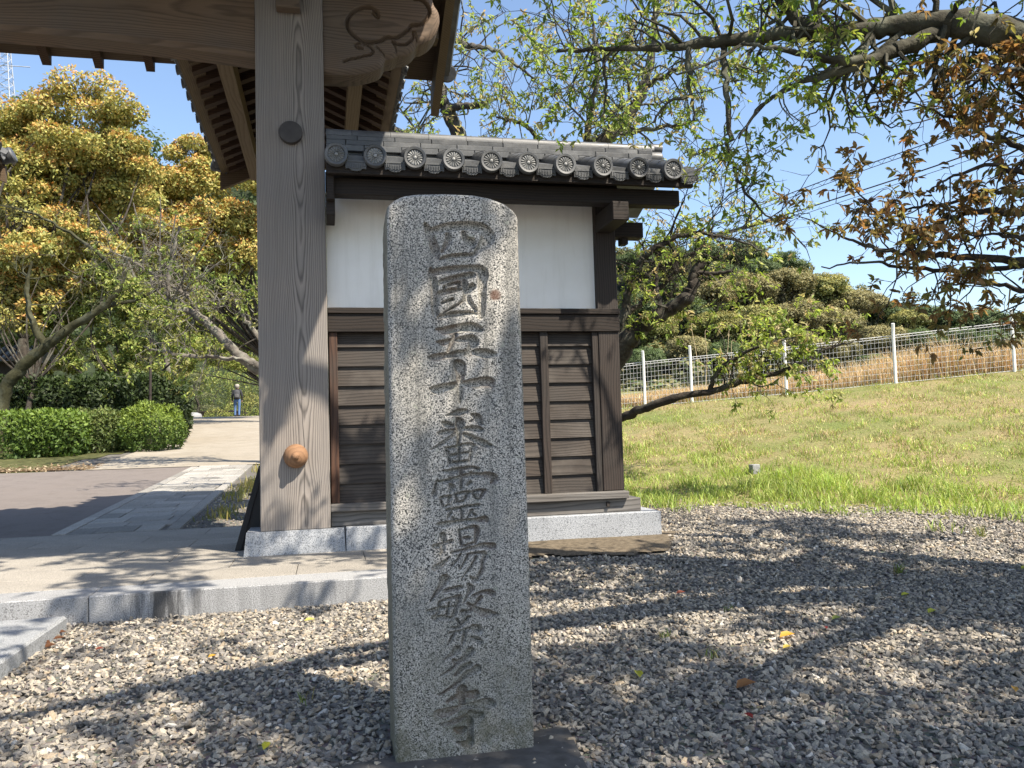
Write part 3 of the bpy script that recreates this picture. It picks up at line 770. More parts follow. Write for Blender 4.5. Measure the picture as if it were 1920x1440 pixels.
# lapped siding boards between the battens
bat = [(.030, .092), (.865, .930), (1.700, 1.765), (2.142, 2.192)]
part('backing', MB().box(X0, 2.19, 6.535, 6.60, .498, 1.803), M_DARKW, wall)
zb = np.linspace(.499, 1.802, 10); zb[-1] = 1.80
zb = np.array([.499, .64, .79, .94, 1.09, 1.24, 1.39, 1.54, 1.69, 1.802])
for i in range(9):
    for (a0, a1), (b0, b1) in zip(bat[:-1], bat[1:]):
        xa, xb = a1 - .012, b0 + .012
        j = rng.uniform(-.002, .002)
        z0_, z1_ = zb[i] + (0 if i == 0 else .001), min(zb[i + 1] + .018, 1.8025)
        mb = MB().prism([(6.493 + j, z0_), (6.493 + j + .013, z0_ - .0), (6.528, z1_), (6.516 + j * .5, z1_)], xa, xb, 'x')
        part('siding_board', mb, M_BOARD, wall)
for k, (a, b) in enumerate(bat):
    part('batten', MB().box(a, b, 6.462, 6.53, .4975, 1.8025, .004), M_BATTL if k == 0 else M_DARKZ, wall)
# eave timbers
part('wall_plate', MB().box(X0, 2.40, 6.44, 6.62, 2.905, 3.05, .004), M_DARKW, wall)
part('eave_purlin', MB().box(.03, 2.80, 6.10, 6.22, 2.775, 2.90, .005), M_DARKW, wall)
part('purlin_trim', MB().box(.09, 2.19, 6.33, 6.438, 2.845, 2.872, .002), M_SILLW, wall)
part('outrigger_arm', MB().box(2.20, 2.335, 6.02, 6.454, 2.625, 2.774, .006), M_DARKW, wall)
part('tie_end', MB().box(2.377, 2.63, 6.47, 6.60, 2.60, 2.73, .006), M_DARKW, wall)
part('tie_peg', MB().box(2.44, 2.50, 6.49, 6.58, 2.545, 2.599, .004), M_DARKW, wall)
part('wall_bracket', MB().box(.024, .088, 6.10, 6.42, 2.62, 2.773, .004), M_DARKW, wall)
part('wall_bracket', MB().box(.030, .082, 6.04, 6.098, 2.72, 3.06, .004), M_DARKW, wall)
part('end_block', MB().box(.024, .135, 5.985, 6.036, 2.96, 3.055, .006), M_DARKZ, wall)
def wz(y): return 3.02 + .36 * (y - 5.945)   # roof bed height
def wslope(x0, x1, y0, y1, o0, o1):
    vs = [(x, y_, wz(y_) + o) for x in (x0, x1) for y_ in (y0, y1) for o in (o0, o1)]
    return MB().add(vs, [(0, 1, 3, 2), (4, 6, 7, 5), (0, 4, 5, 1), (2, 3, 7, 6), (0, 2, 6, 4), (1, 5, 7, 3)])
part('eave_boarding', wslope(.03, 2.86, 6.02, 6.53, -.085, -.065), M_DARKW, wall)
part('eave_fascia', MB().box(.03, 2.87, 5.985, 6.03, 2.895, 2.960, .003), M_DARKW, wall)
x = .20
while x < 2.85:
    part('eave_rafter', wslope(x, x + .06, 6.04, 6.5, -.145, -.087), M_DARKW, wall); x += .245
part('tile_bed', wslope(.03, 2.84, 6.02, 6.53, -.055, -.005), M_TILE, wall)
# rear slope (mirror of the front about the ridge)
part('rear_tile_slope', MB().add([(x_, 2 * 6.53 - y_, z_) for x_, y_, z_ in wslope(.03, 2.84, 5.95, 6.53, -.08, .05).v], [(0, 1, 3, 2), (4, 6, 7, 5), (0, 4, 5, 1), (2, 3, 7, 6), (0, 2, 6, 4), (1, 5, 7, 3)]), M_TILE, wall)
# round eave tile: cover tube + rimmed disc with a sixteen-petalled flower
cov = MB(); yy = np.linspace(0, .52, 4)
for i in range(3):
    cov.tube([(0, yy[i], .36 * yy[i] + .004), (0, yy[i + 1] + .008, .36 * (yy[i + 1] + .008) - .006)], [.066, .070], 16)
covm = cov.mesh('round_tile'); fix_normals(covm)
md = MB().lathe([(.0, .0), (.060, .0), (.062, .012), (.078, .015), (.083, .008), (.083, -.03), (.0, -.03)], 40, Matrix.Rotation(R(90), 4, 'X'))
mdm = md.mesh('tile_disc'); fix_normals(mdm)
fl = MB()
for k in range(16):
    a = 2 * math.pi * k / 16; ca, sa = math.cos(a), math.sin(a)
    pr = [(.016, .0030), (.030, .0058), (.044, .0080), (.052, .0085), (.0565, .006)]
    L_, C_, R_ = [], [], []
    for r_, w_ in pr:
        h = .008 if r_ < .055 else .003
        C_.append((r_ * ca, -h, r_ * sa)); L_.append((r_ * ca - w_ * sa, -.001, r_ * sa + w_ * ca)); R_.append((r_ * ca + w_ * sa, -.001, r_ * sa - w_ * ca))
    n_ = len(pr); fl.add(L_ + C_ + R_, [(i, i + 1, n_ + i + 1, n_ + i) for i in range(n_ - 1)] + [(n_ + i, n_ + i + 1, 2 * n_ + i + 1, 2 * n_ + i) for i in range(n_ - 1)])
fl.lathe([(.014, 0), (.013, .008), (.008, .011), (.0, .012)], 14, Matrix.Rotation(R(90), 4, 'X'))
flm = fl.mesh('flower_relief')
t = NT('tile_relief'); v = t.coord('Object', rand=5.0); n = t.noise(v, 14, 4, .6)
oi = t.n('ShaderNodeObjectInfo'); hs = t.n('ShaderNodeHueSaturation'); t.l(t.ramp(n, [(.3, (.14, .145, .145)), (.7, (.28, .28, .275))]), hs.inputs['Color']); t.l(t.math('MULTIPLY_ADD', oi.outputs['Random'], .7, .6), hs.inputs['Value'])
M_RELIEF = t.done(hs.outputs[0], .5, None, .5)
xt = [.099 + .2875 * k for k in range(10)]
fixs = [.100, .375, .663, .947, 1.231, 1.515, 1.806, 2.104, 2.396, 2.685]
for k, x in enumerate(fixs):
    o = link('round_tile', covm, M_TILE, wall, 40); o.location = (x, 5.955, 3.02)
    ob = link('tile_disc', mdm, M_TILE, o, 40); ob.matrix_parent_inverse = Matrix.Identity(4); ob.location = (0, -.012, .0); ob.rotation_euler = (rng.normal(0, .03), rng.uniform(0, .39), rng.normal(0, .03))
    of = link('flower_relief', flm, M_RELIEF, o, 40); of.matrix_parent_inverse = Matrix.Identity(4); of.location = (0, -.0125, .0); of.rotation_euler = (0, rng.uniform(0, .39), 0)
# flat eave tiles with a ribbed scalloped apron between the discs
ap = MB(); hw = .074
xs = np.linspace(-hw, hw, 19)
def apz(u): return -.062 + .018 * (u / hw) ** 2 - (.010 if abs(u) < .012 else 0) + .006 * math.cos(u / hw * 9.4)
top = [(u, 0, .012 - .016 * (1 - (u / hw) ** 2)) for u in xs]; bot = [(u, 0, apz(u)) for u in xs]; n_ = len(xs)
vs = [(a[0], -.0, a[2]) for a in top] + [(a[0], -.0, a[2]) for a in bot] + [(a[0], .02, a[2]) for a in top] + [(a[0], .02, a[2]) for a in bot]
fs = [(i, i + 1, n_ + i + 1, n_ + i) for i in range(n_ - 1)] + [(n_ + i, n_ + i + 1, 3 * n_ + i + 1, 3 * n_ + i) for i in range(n_ - 1)] + [(i, 2 * n_ + i, 2 * n_ + i + 1, i + 1) for i in range(n_ - 1)] + [(2 * n_ + i, 3 * n_ + i, 3 * n_ + i + 1, 2 * n_ + i + 1) for i in range(n_ - 1)]
fs += [(0, n_, 3 * n_, 2 * n_), (n_ - 1, 3 * n_ - 1, 4 * n_ - 1, 2 * n_ - 1)]
ap.add(vs, fs)
# pan of the tile running back up the slope
ap.add([(u, .02, .012 - .016 * (1 - (u / hw) ** 2)) for u in xs] + [(u * 1.4, .40, .14 - .02 * (1 - (u / hw) ** 2)) for u in xs], [(i, i + 1, n_ + i + 1, n_ + i) for i in range(n_ - 1)])
for u in np.linspace(-hw + .012, hw - .012, 11):
    z0 = apz(u) + .012; z1 = .012 - .016 * (1 - (u / hw) ** 2) - .012
    ap.box(u - .0032, u + .0032, -.008, .001, z0, z1, .0)
ap.box(-hw, hw, -.005, .001, .002 - .006, .006, 0)
apm = ap.mesh('apron_tile'); fix_normals(apm)
gaps = [(fixs[i] + fixs[i + 1]) / 2 for i in range(9)] + [2.83]
for k, x in enumerate(gaps):
    o = link('apron_tile', apm, M_TILE, wall); o.location = (x, 5.965, 2.985 + rng.normal(0, .002)); o.rotation_euler = (0, rng.normal(0, .012), 0)
    if k == 9: o.rotation_euler = (0, R(-9), 0)
# upturned verge tiles at the right end
for k in range(4):
    yv = 5.97 + .13 * k
    part('verge_tile', MB().add([(2.80, yv, wz(yv) - .03), (2.95, yv - .01, wz(yv) + .03), (2.95, yv + .135, wz(yv) + .055), (2.80, yv + .135, wz(yv) + .0),
                                 (2.80, yv, wz(yv) - .055), (2.92, yv - .005, wz(yv) - .03), (2.92, yv + .135, wz(yv) - .01), (2.80, yv + .135, wz(yv) - .02)],
                                [(0, 1, 2, 3), (4, 7, 6, 5), (0, 4, 5, 1), (1, 5, 6, 2), (2, 6, 7, 3), (3, 7, 4, 0)]), M_TILE, wall)
# ridge: two courses of flat ridge tiles and a rounded cap, all single tiles
def course(y0, y1, z0, z1, ln, off, xe, nm, rounded=False):
    x = .03 - off
    while x < xe - .02:
        a, b = max(x, .03) + .0015, min(x + ln, xe) - .0015
        if b - a > .03:
            if rounded:
                yc = (y0 + y1) / 2; hwid = (y1 - y0) / 2
                prof = [(yc - hwid, z0)] + [(yc - hwid * math.cos(q), z0 + (z1 - z0) * (.35 + .65 * math.sin(q))) for q in np.linspace(0.05, math.pi - .05, 9)] + [(yc + hwid, z0)]
                part(nm, MB().prism(prof, a, b, 'x'), M_TILE, wall, 40)
            else:
                part(nm, MB().box(a, b, y0 + rng.uniform(-.003, .003), y1, z0, z1, .004), M_TILE, wall)
        x += ln
course(6.395, 6.665, 3.205, 3.252, .29, .0, 2.70, 'ridge_tile')
course(6.405, 6.655, 3.254, 3.296, .29, .14, 2.71, 'ridge_tile')
course(6.42, 6.64, 3.298, 3.335, .29, .05, 2.72, 'ridge_tile')
course(6.425, 6.635, 3.337, 3.405, .30, .10, 2.74, 'ridge_cap_tile', True)
part('ridge_end_tile', MB().lathe([(.0, 0), (.055, 0), (.06, .01), (.06, .13), (.05, .14), (.0, .14)], 20, Matrix.Translation((2.70, 6.53, 3.30)) @ Matrix.Rotation(R(90), 4, 'Y')), M_TILE, wall, 40)
part('ridge_end_tile', MB().lathe([(.0, 0), (.042, 0), (.045, .01), (.045, .10), (.0, .104)], 20, Matrix.Translation((2.742, 6.53, 3.385)) @ Matrix.Rotation(R(90), 4, 'Y')), M_TILE, wall, 40)
part('ridge_infill', MB().box(.03, 2.69, 6.43, 6.63, 3.08, 3.206), M_TILE, wall)
# ================================================================== CARVED STONE PILLAR
SY = 2.565                                     # depth of its front face
def strokes(ox, oy, k, lst):
    out = []
    for st in lst:
        pts = np.array(st, float)
        out.append((ox + pts[:, 0] / k, oy + pts[:, 1] / k, pts[:, 2] / k / 2))
    return out
S = []
S += strokes(780, 400, 6.544, [
 [(110,130,30),(160,230,70),(200,330,60),(230,430,80),(270,540,40)],
 [(200,215,60),(400,170,80),(620,155,80),(800,180,90),(890,270,110),(860,340,110),(790,420,70),(690,530,25)],
 [(390,250,50),(400,330,60),(350,420,40),(320,470,30)], [(580,230,40),(610,310,60),(680,355,90)],
 [(290,560,30),(450,525,45),(680,510,40)],
 [(180,680,30),(190,760,60),(225,850,60),(225,1000,60),(225,1150,60),(240,1230,60)],
 [(200,730,60),(400,690,60),(600,670,50),(760,680,70),(820,740,100),(815,850,80),(815,1000,70),(810,1150,70),(790,1260,60)],
 [(310,840,50),(480,790,50),(690,755,60)], [(350,900,30),(350,960,35)], [(400,875,40),(530,850,40),(520,910,35)],
 [(280,990,50),(420,950,50),(560,930,35)], [(320,1100,30),(450,1055,35)],
 [(590,820,50),(600,900,60),(650,1060,50),(740,1190,45)], [(690,900,70),(620,1000,50),(560,1090,35),(340,1220,25)],
 [(290,1270,50),(450,1240,55),(700,1220,40),(790,1250,50)]])
S += strokes(780, 590, 8.0, [
 [(310,220,30),(450,240,90),(650,200,95),(850,190,110),(970,220,70)], [(600,290,60),(560,380,60),(490,540,50)],
 [(320,410,30),(420,420,70),(560,380,50),(700,370,70),(830,360,90),(870,420,110),(820,510,80),(800,600,60)],
 [(180,640,30),(300,640,80),(480,610,70),(700,580,80),(880,560,80),(1050,590,110),(1180,590,60)],
 [(210,1110,30),(330,1130,110),(520,1080,90),(720,1040,70),(900,1030,110),(1100,1010,110),(1140,1060,60)],
 [(610,730,80),(660,780,130),(670,900,90),(670,1050,80),(670,1200,70),(665,1320,30)]])
S += strokes(780, 750, 8.47, [
 [(480,250,20),(600,215,60),(700,200,90),(790,180,60)], [(880,230,30),(980,280,90),(1030,370,60)], [(410,360,30),(490,390,80),(580,410,50)],
 [(930,310,30),(860,340,30)], [(670,310,60),(700,380,110),(690,500,80),(680,620,50),(670,720,40)],
 [(350,530,30),(450,520,70),(640,480,50),(800,460,60),(960,460,80),(1060,470,40)], [(640,520,50),(540,600,50),(420,690,50),(250,785,20)],
 [(770,540,50),(880,600,70),(1020,670,90),(1120,710,80),(1230,735,20)], [(480,780,50),(520,880,50),(540,1020,50)],
 [(490,770,40),(640,745,45),(800,705,45),(920,710,50)], [(920,740,80),(880,860,55),(850,970,45)], [(560,885,45),(720,850,35),(860,830,40)],
 [(580,1000,45),(700,985,40),(850,970,45)], [(690,760,40),(690,870,35),(690,980,30)]])
S += strokes(780, 870, 10.28, [
 [(510,130,30),(640,145,70),(850,100,60),(1090,65,50),(1200,100,50)], [(440,340,40),(580,330,60),(800,270,60),(1050,215,70),(1250,205,60),(1420,215,90),(1530,290,100),(1440,370,30)],
 [(415,300,30),(380,420,50),(350,590,70)], [(870,140,60),(880,300,60),(870,480,50)], [(640,400,40),(700,450,80),(650,540,40)], [(1060,180,60),(1090,240,60)],
 [(1050,360,60),(1000,410,40)], [(650,270,40),(700,360,40)], [(470,660,40),(500,760,45),(530,840,35)], [(480,650,40),(660,625,50)], [(660,640,60),(630,730,45)], [(530,835,35),(640,790,40)],
 [(760,610,40),(790,700,45),(800,760,40)], [(750,600,45),(900,555,50),(1030,555,60)], [(1000,580,70),(940,680,45)], [(800,745,40),(920,720,45)],
 [(1100,550,45),(1140,640,45),(1170,680,40)], [(1100,540,45),(1200,510,50),(1340,510,45)], [(1310,540,60),(1240,650,45)], [(1160,685,35),(1230,685,40)],
 [(590,890,45),(750,870,50),(950,830,50),(1200,800,60)], [(880,860,55),(890,980,45),(890,1090,40)], [(680,940,45),(620,1030,45)], [(700,1030,35),(740,1070,45)],
 [(1080,900,55),(1040,970,40),(980,1060,30)], [(1090,930,35),(1150,1000,45)], [(420,1170,50),(560,1170,90),(750,1125,60),(1000,1095,60),(1200,1080,75),(1340,1060,80),(1390,1120,45)]])
S += strokes(780, 970, 10.28, [
 [(520,350,90),(550,480,65),(520,640,65),(480,700,45)], [(340,560,55),(430,570,90),(560,520,65),(680,470,70)], [(380,980,90),(520,900,70),(650,770,35)],
 [(820,260,40),(1000,215,45),(1140,190,60),(1180,260,80),(1170,380,70),(1150,500,55)], [(840,290,45),(860,400,50),(880,540,45)], [(930,400,50),(1040,400,50)], [(930,555,40),(1100,500,40)],
 [(680,690,40),(850,650,45),(1100,590,60),(1330,545,80),(1490,560,90)], [(860,720,45),(800,830,45),(690,950,30)],
 [(1000,720,40),(1250,690,55),(1340,730,80),(1290,850,60),(1280,1000,55),(1210,1140,60),(1150,1220,70),(1050,1150,35)],
 [(1000,740,50),(930,880,40),(860,1000,30)], [(1170,760,45),(1080,930,45),(970,1080,35),(880,1190,20)]])
S += strokes(780, 1070, 9.0, [
 [(490,150,120),(430,260,70),(350,370,50),(250,520,30)], [(490,350,45),(620,310,50),(760,290,60)], [(420,520,35),(580,470,40),(740,450,60)], [(740,470,60),(690,600,50),(640,760,60),(600,800,35)],
 [(400,540,45),(380,680,50),(330,820,60)], [(190,690,40),(300,680,60),(400,640,50),(580,620,35),(700,590,35)], [(290,800,50),(430,790,60),(600,810,45)], [(560,550,40),(520,760,40)],
 [(890,240,50),(930,310,80),(870,420,40),(800,560,20)], [(960,430,35),(1100,370,45),(1220,360,60),(1300,390,70)], [(1090,460,60),(1010,570,50),(900,690,45),(780,700,60)],
 [(880,560,45),(980,630,60),(1120,710,100),(1260,730,80),(1410,745,20)], [(880,800,55),(800,890,40),(700,970,45),(600,960,30)], [(690,820,40),(740,900,40)],
 [(570,1060,35),(730,1030,45),(920,980,50)], [(950,940,50),(1040,1000,110),(1090,1040,45)], [(830,1050,45),(810,1150,55),(780,1240,35)], [(640,1080,45),(590,1170,45),(530,1260,20)], [(930,1130,35),(1030,1170,80),(1110,1210,45)]])
S += strokes(780, 1190, 6.26, [
 [(480,180,70),(420,240,40),(340,290,20)], [(640,195,70),(580,270,45),(500,320,35),(430,395,25),(290,490,18)], [(440,310,40),(480,330,40)], [(630,355,50),(550,390,40),(460,480,25)],
 [(720,400,70),(640,450,50),(570,490,45),(480,580,35),(270,715,18)], [(540,660,90),(540,760,60),(540,860,45)], [(370,790,30),(450,740,40),(560,710,45),(700,700,70)],
 [(250,930,60),(380,910,70),(520,860,45),(700,830,60),(830,810,90),(900,820,60)], [(310,1060,30),(450,1020,40),(620,950,45),(760,950,60)], [(640,920,45),(640,1050,50),(640,1180,50),(620,1290,70),(490,1270,25)], [(450,1110,30),(520,1130,60),(570,1110,45)]])
ZB = -.03
xl = lambda z: .1875 + .010 * (z / 1.7) ** 2 * .9
xr = lambda z: .6165 + .002 * np.sin(z * 3) + .0 * z
# top edge: flat crown with rounded shoulders
tx = np.array([at(a, b, y=SY)[0] for a, b in ((728,398),(731,385),(742,375),(760,367),(785,363.5),(840,362.5),(890,365),(922,371),(948,381),(965,393),(974,405))])
tz = np.array([at(a, b, y=SY)[2] for a, b in ((728,398),(731,385),(742,375),(760,367),(785,363.5),(840,362.5),(890,365),(922,371),(948,381),(965,393),(974,405))])
us = np.concatenate([np.linspace(0, .06, 5)[:-1], np.linspace(.06, .22, 16)[:-1], np.linspace(.22, .90, 150)[:-1], np.linspace(.90, .97, 8)[:-1], np.linspace(.97, 1, 5)])
vs_ = np.linspace(0, 1, 860)
U, Vv = np.meshgrid(us, vs_)
zt_u = np.interp(tx[0] + (tx[-1] - tx[0]) * us, tx, tz)
Zs = ZB + (zt_u[None, :] - ZB) * Vv
Xs = xl(np.clip(Zs, 0, 1.8)) * (1 - U) + xr(Zs) * U
dep = np.zeros_like(Zs)
warp = .0011 * (np.sin(Xs * 700 + np.sin(Zs * 400) * 2) * np.sin(Zs * 610 + np.cos(Xs * 530) * 2))
pz = at(870, 900, y=SY); scale_px = SY / (CAM_R[1] @ np.array([870 - 960, 900 - 720, F_PX])) 
for xs_, ys_, ws_ in S:
    P = np.array([at(a, b, y=SY)[[0, 2]] for a, b in zip(xs_, ys_)]); r_ = ws_ * scale_px * 1.55
    # smooth the path
    if len(P) > 2:
        Q = spline(np.column_stack([P, r_]), 4)
    else: Q = np.column_stack([P, r_])
    lo = Q[:, :2].min(0) - .02; hi = Q[:, :2].max(0) + .02
    m = (Xs > lo[0]) & (Xs < hi[0]) & (Zs > lo[1]) & (Zs < hi[1])
    if not m.any(): continue
    d = seg_dist(Xs[m] + warp[m], Zs[m] + warp[m] * .7, [tuple(q) for q in Q])
    dep[m] = np.maximum(dep[m], np.clip(-d * 2.6, 0, .014) + np.clip(-d * .5, 0, .006))
# dressed surface: faint tooling, chipped arrises
lr = np.random.default_rng(5)
def vnoise(X_, Z_, f, seed):
    g = np.random.default_rng(seed).random((int(f * 2.2) + 4, int(f * 2.2) + 4)); a = (X_ + .1) * f; b = (Z_ + .1) * f
    i, j = a.astype(int), b.astype(int); fa, fb = a - i, b - j; fa = fa * fa * (3 - 2 * fa); fb = fb * fb * (3 - 2 * fb)
    return (g[i, j] * (1 - fa) + g[i + 1, j] * fa) * (1 - fb) + (g[i, j + 1] * (1 - fa) + g[i + 1, j + 1] * fa) * fb - .5
Ysf = SY + dep + .0012 * vnoise(Xs, Zs, 60, 1) + .0009 * vnoise(Xs, Zs, 150, 2) + .004 * vnoise(Xs, Zs, 4, 3)
edge = np.minimum(U, 1 - U) * .43; top_e = (zt_u[None, :] - Zs)
Ysf += .010 * np.clip(1 - edge / (.009 + .014 * np.clip(vnoise(Xs, Zs, 22, 4) + .1, 0, 1)), 0, 1) ** 2
Ysf += .012 * np.clip(1 - top_e / .012, 0, 1) ** 2
ny_, nx_ = Xs.shape; idx = np.arange(nx_ * ny_).reshape(ny_, nx_)
Fq = np.stack([idx[:-1, :-1], idx[:-1, 1:], idx[1:, 1:], idx[1:, :-1]], -1).reshape(-1, 4)
V = np.stack([Xs, Ysf, Zs], -1).reshape(-1, 3)
# sides: rough-hewn, running back .33 m
bl = np.concatenate([idx[:, 0], idx[-1, 1:], idx[::-1, -1][1:]])
rows = [bl]; allV = [V]; nv = len(V); faces = [Fq]
DB = .25
for k, q in enumerate((.06, .2, .4, .6, .8, 1.0)):
    Vb = V[bl].copy(); n_ = len(Vb)
    Vb[:, 1] = Vb[:, 1] * 0 + SY + .012 + DB * q
    rough = .006 * (vnoise(Vb[:, 2] * .9, np.full(n_, q), 30, 20 + k) + .5 * vnoise(Vb[:, 2] * .9, np.full(n_, q), 90, 40 + k))
    sx = np.zeros(n_); nl = ny_; sx[:nl] = 1; sx[-(ny_ - 1):] = -1
    Vb[:, 0] += sx * (rough * .55 + .003 * q); top = np.abs(sx) < .5; Vb[top, 2] += rough[top] + .018 * (1 - (2 * q - 1) ** 2) - .0
    new = np.arange(n_) + nv; nv += n_; allV.append(Vb)
    pr = rows[-1]; faces.append(np.stack([pr[:-1], pr[1:], new[1:], new[:-1]], -1)); rows.append(new)
me = bigmesh('stone', np.vstack(allV), np.vstack(faces), 4)
bm = bmesh.new(); bm.from_mesh(me)                                   # close the back
bm.verts.ensure_lookup_table(); bm.faces.new([bm.verts[i] for i in rows[-1][::1]]); bmesh.ops.recalc_face_normals(bm, faces=bm.faces); bm.to_mesh(me); bm.free()
ca = me.color_attributes.new('carve', 'FLOAT_COLOR', 'POINT'); cc = np.zeros((len(me.vertices), 4), np.float32); cc[:len(V), 0] = np.clip(dep.ravel() / .004, 0, 1); cc[:, 3] = 1; ca.data.foreach_set('color', cc.ravel())
t = NT('stele_granite'); v = t.coord('Object')
n1 = t.noise(v, 230, 2, .6); n2 = t.noise(v, 190, 1.5, .5); n3 = t.noise(v, 3.5, 5, .65); n4 = t.noise(v, 22, 4, .65)
c = t.ramp(n1, [(.38, (.045, .045, .045)), (.44, (.235, .225, .205)), (.52, (.42, .395, .35)), (.66, (.63, .59, .525))])
c = t.mix(t.ramp(n2, [(.385, 1.0), (.415, 0.0)]), c, (.03, .03, .03))
c = t.mix(t.math('MULTIPLY', t.ramp(n3, [(.42, 0.0), (.68, 1.0)]), .45), c, (.15, .155, .15))
xyz = sep(t, v)
stk = t.noise(t.coord('Object', scale=(14, 14, .8)), 1.5, 4, .65)
c = t.mix(t.math('MULTIPLY', t.ramp(stk, [(.52, 0.0), (.66, 1.0)]), t.math('MULTIPLY', t.ramp(xyz[2], [(.55, .25), (1.0, .6)]), 1.0)), c, (.10, .097, .085), 'MIX')
lch = t.ramp(t.noise(v, 30, 3, .7), [(.62, 0.0), (.68, 1.0)]); c = t.mix(t.math('MULTIPLY', lch, .55), c, (.30, .31, .25))
rst = t.n('ShaderNodeVectorMath', operation='DISTANCE'); t.l(v, rst.inputs[0]); rst.inputs[1].default_value = tuple(at(928, 553, y=SY))
c = t.mix(t.math('MULTIPLY', t.ramp(t.math('MULTIPLY_ADD', n4, .02, rst.outputs['Value']), [(.022, 1.0), (.032, 0.0)]), .85), c, (.11, .055, .035))
low = t.ramp(xyz[2], [(0.0, 1.0), (.30, .45), (.62, 0.0)])
c = t.mix(t.math('MULTIPLY', low, t.ramp(n4, [(.35, .25), (.65, .95)])), c, (.10, .095, .06))
at_ = t.n('ShaderNodeAttribute', attribute_name='carve'); cs = t.n('ShaderNodeSeparateColor'); t.l(at_.outputs['Color'], cs.inputs[0])
lich = t.ramp(t.noise(v, 7, 4, .6), [(.5, 0.0), (.6, 1.0)])
# remains of red pigment in some of the characters
c = t.mix(t.math('MULTIPLY', t.math('MULTIPLY', cs.outputs[0], lich), t.ramp(n4, [(.3, .08), (.7, .35)])), c, (.17, .085, .055))
# everything behind the front face mixed darker and browner, deepest cuts slightly
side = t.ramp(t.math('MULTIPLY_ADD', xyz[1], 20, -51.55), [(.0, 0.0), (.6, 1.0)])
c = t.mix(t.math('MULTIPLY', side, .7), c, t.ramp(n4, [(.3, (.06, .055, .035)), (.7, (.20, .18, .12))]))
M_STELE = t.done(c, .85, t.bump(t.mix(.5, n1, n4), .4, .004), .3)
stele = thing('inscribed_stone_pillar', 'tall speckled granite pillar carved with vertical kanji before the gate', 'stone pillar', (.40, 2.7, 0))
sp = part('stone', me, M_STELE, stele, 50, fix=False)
# reddish knot of rust on its face, right of the second character
# its low plinth in the gravel
mb = MB().add([(-.02, 2.15, -.08), (.72, 2.12, -.08), (.80, 2.74, -.08), (-.01, 2.60, -.08), (.0, 2.17, .02), (.70, 2.14, .02), (.765, 2.72, .02), (.01, 2.585, .02)],
              [(0, 3, 2, 1), (4, 5, 6, 7), (0, 1, 5, 4), (1, 2, 6, 5), (2, 3, 7, 6), (3, 0, 4, 7)])
M_BASE = m_plain('base_concrete', (.085, .08, .075), .95, .35, 18, .2, bump=.6)
part('base_block', mb, M_BASE, stele)
# ================================================================== TREES AND PLANTS
LEAF = m_leaf('leaf', .48); LEAF_FAR = m_leaf('leaf_far', .25, .6)
BARK_CH = m_bark('cherry_bark', (.035, .03, .026), (.12, .11, .095), .35)
BARK_T1 = m_bark('limb_bark', (.022, .020, .015), (.085, .08, .06), .2)
BARK_DK = m_bark('dark_bark', (.018, .015, .012), (.06, .05, .04), .12)
BARK_PALE = m_bark('pale_bark', (.07, .062, .052), (.19, .17, .145), .3)
BARK_MOSS = m_bark('mossy_bark', (.018, .018, .009), (.06, .058, .03), .1)

class Leaves:
    """leaves as folded six-point blades"""
    def __init__(s): s.p = []; s.d = []; s.n = []; s.l = []; s.c = []
    def add(s, p, d, n, l, c):
        s.p.append(np.atleast_2d(p)); s.d.append(np.atleast_2d(d)); s.n.append(np.atleast_2d(n)); s.l.append(np.atleast_1d(l)); s.c.append(np.atleast_2d(c))
    def mesh(s, name, wide=.42, fold=.12, simple=False):
        P, D, Nn, L, C = (np.concatenate(a) for a in (s.p, s.d, s.n, s.l, s.c))
        D = D / (np.linalg.norm(D, axis=1)[:, None] + 1e-9)
        S = np.cross(D, Nn); S /= np.linalg.norm(S, axis=1)[:, None] + 1e-9; U = np.cross(S, D)
        if simple:
            prof = [(0, 0, 0), (.45, .5, .5), (1, 0, 0), (.45, -.5, .5)]; fc = [(0, 1, 2, 3)]
        else:
            prof = [(0, 0, 0), (.28, .46, 1), (.62, .40, .9), (1.0, 0, -.5), (.62, -.40, .9), (.28, -.46, 1)]; fc = [(0, 1, 2, 3), (0, 3, 4, 5)]
        V = np.stack([P + D * (a * L)[:, None] + S * (b * L * wide * 1.0)[:, None] + U * (h * L * fold)[:, None] for a, b, h in prof], 1)
        k = len(prof); base = np.arange(len(P))[:, None] * k
        Fq = np.concatenate([base + np.array(f)[None, :] for f in fc], 1).reshape(-1, 4)
        return bigmesh(name, V.reshape(-1, 3), Fq, 4, np.repeat(C, k, 0))
def pick_cols(lr, pal, n, jit=.16):
    pal = np.asarray(pal, float); c = pal[lr.integers(0, len(pal), n)]
    return np.clip(c * (1 + lr.normal(0, jit, (n, 1))), .005, .9)

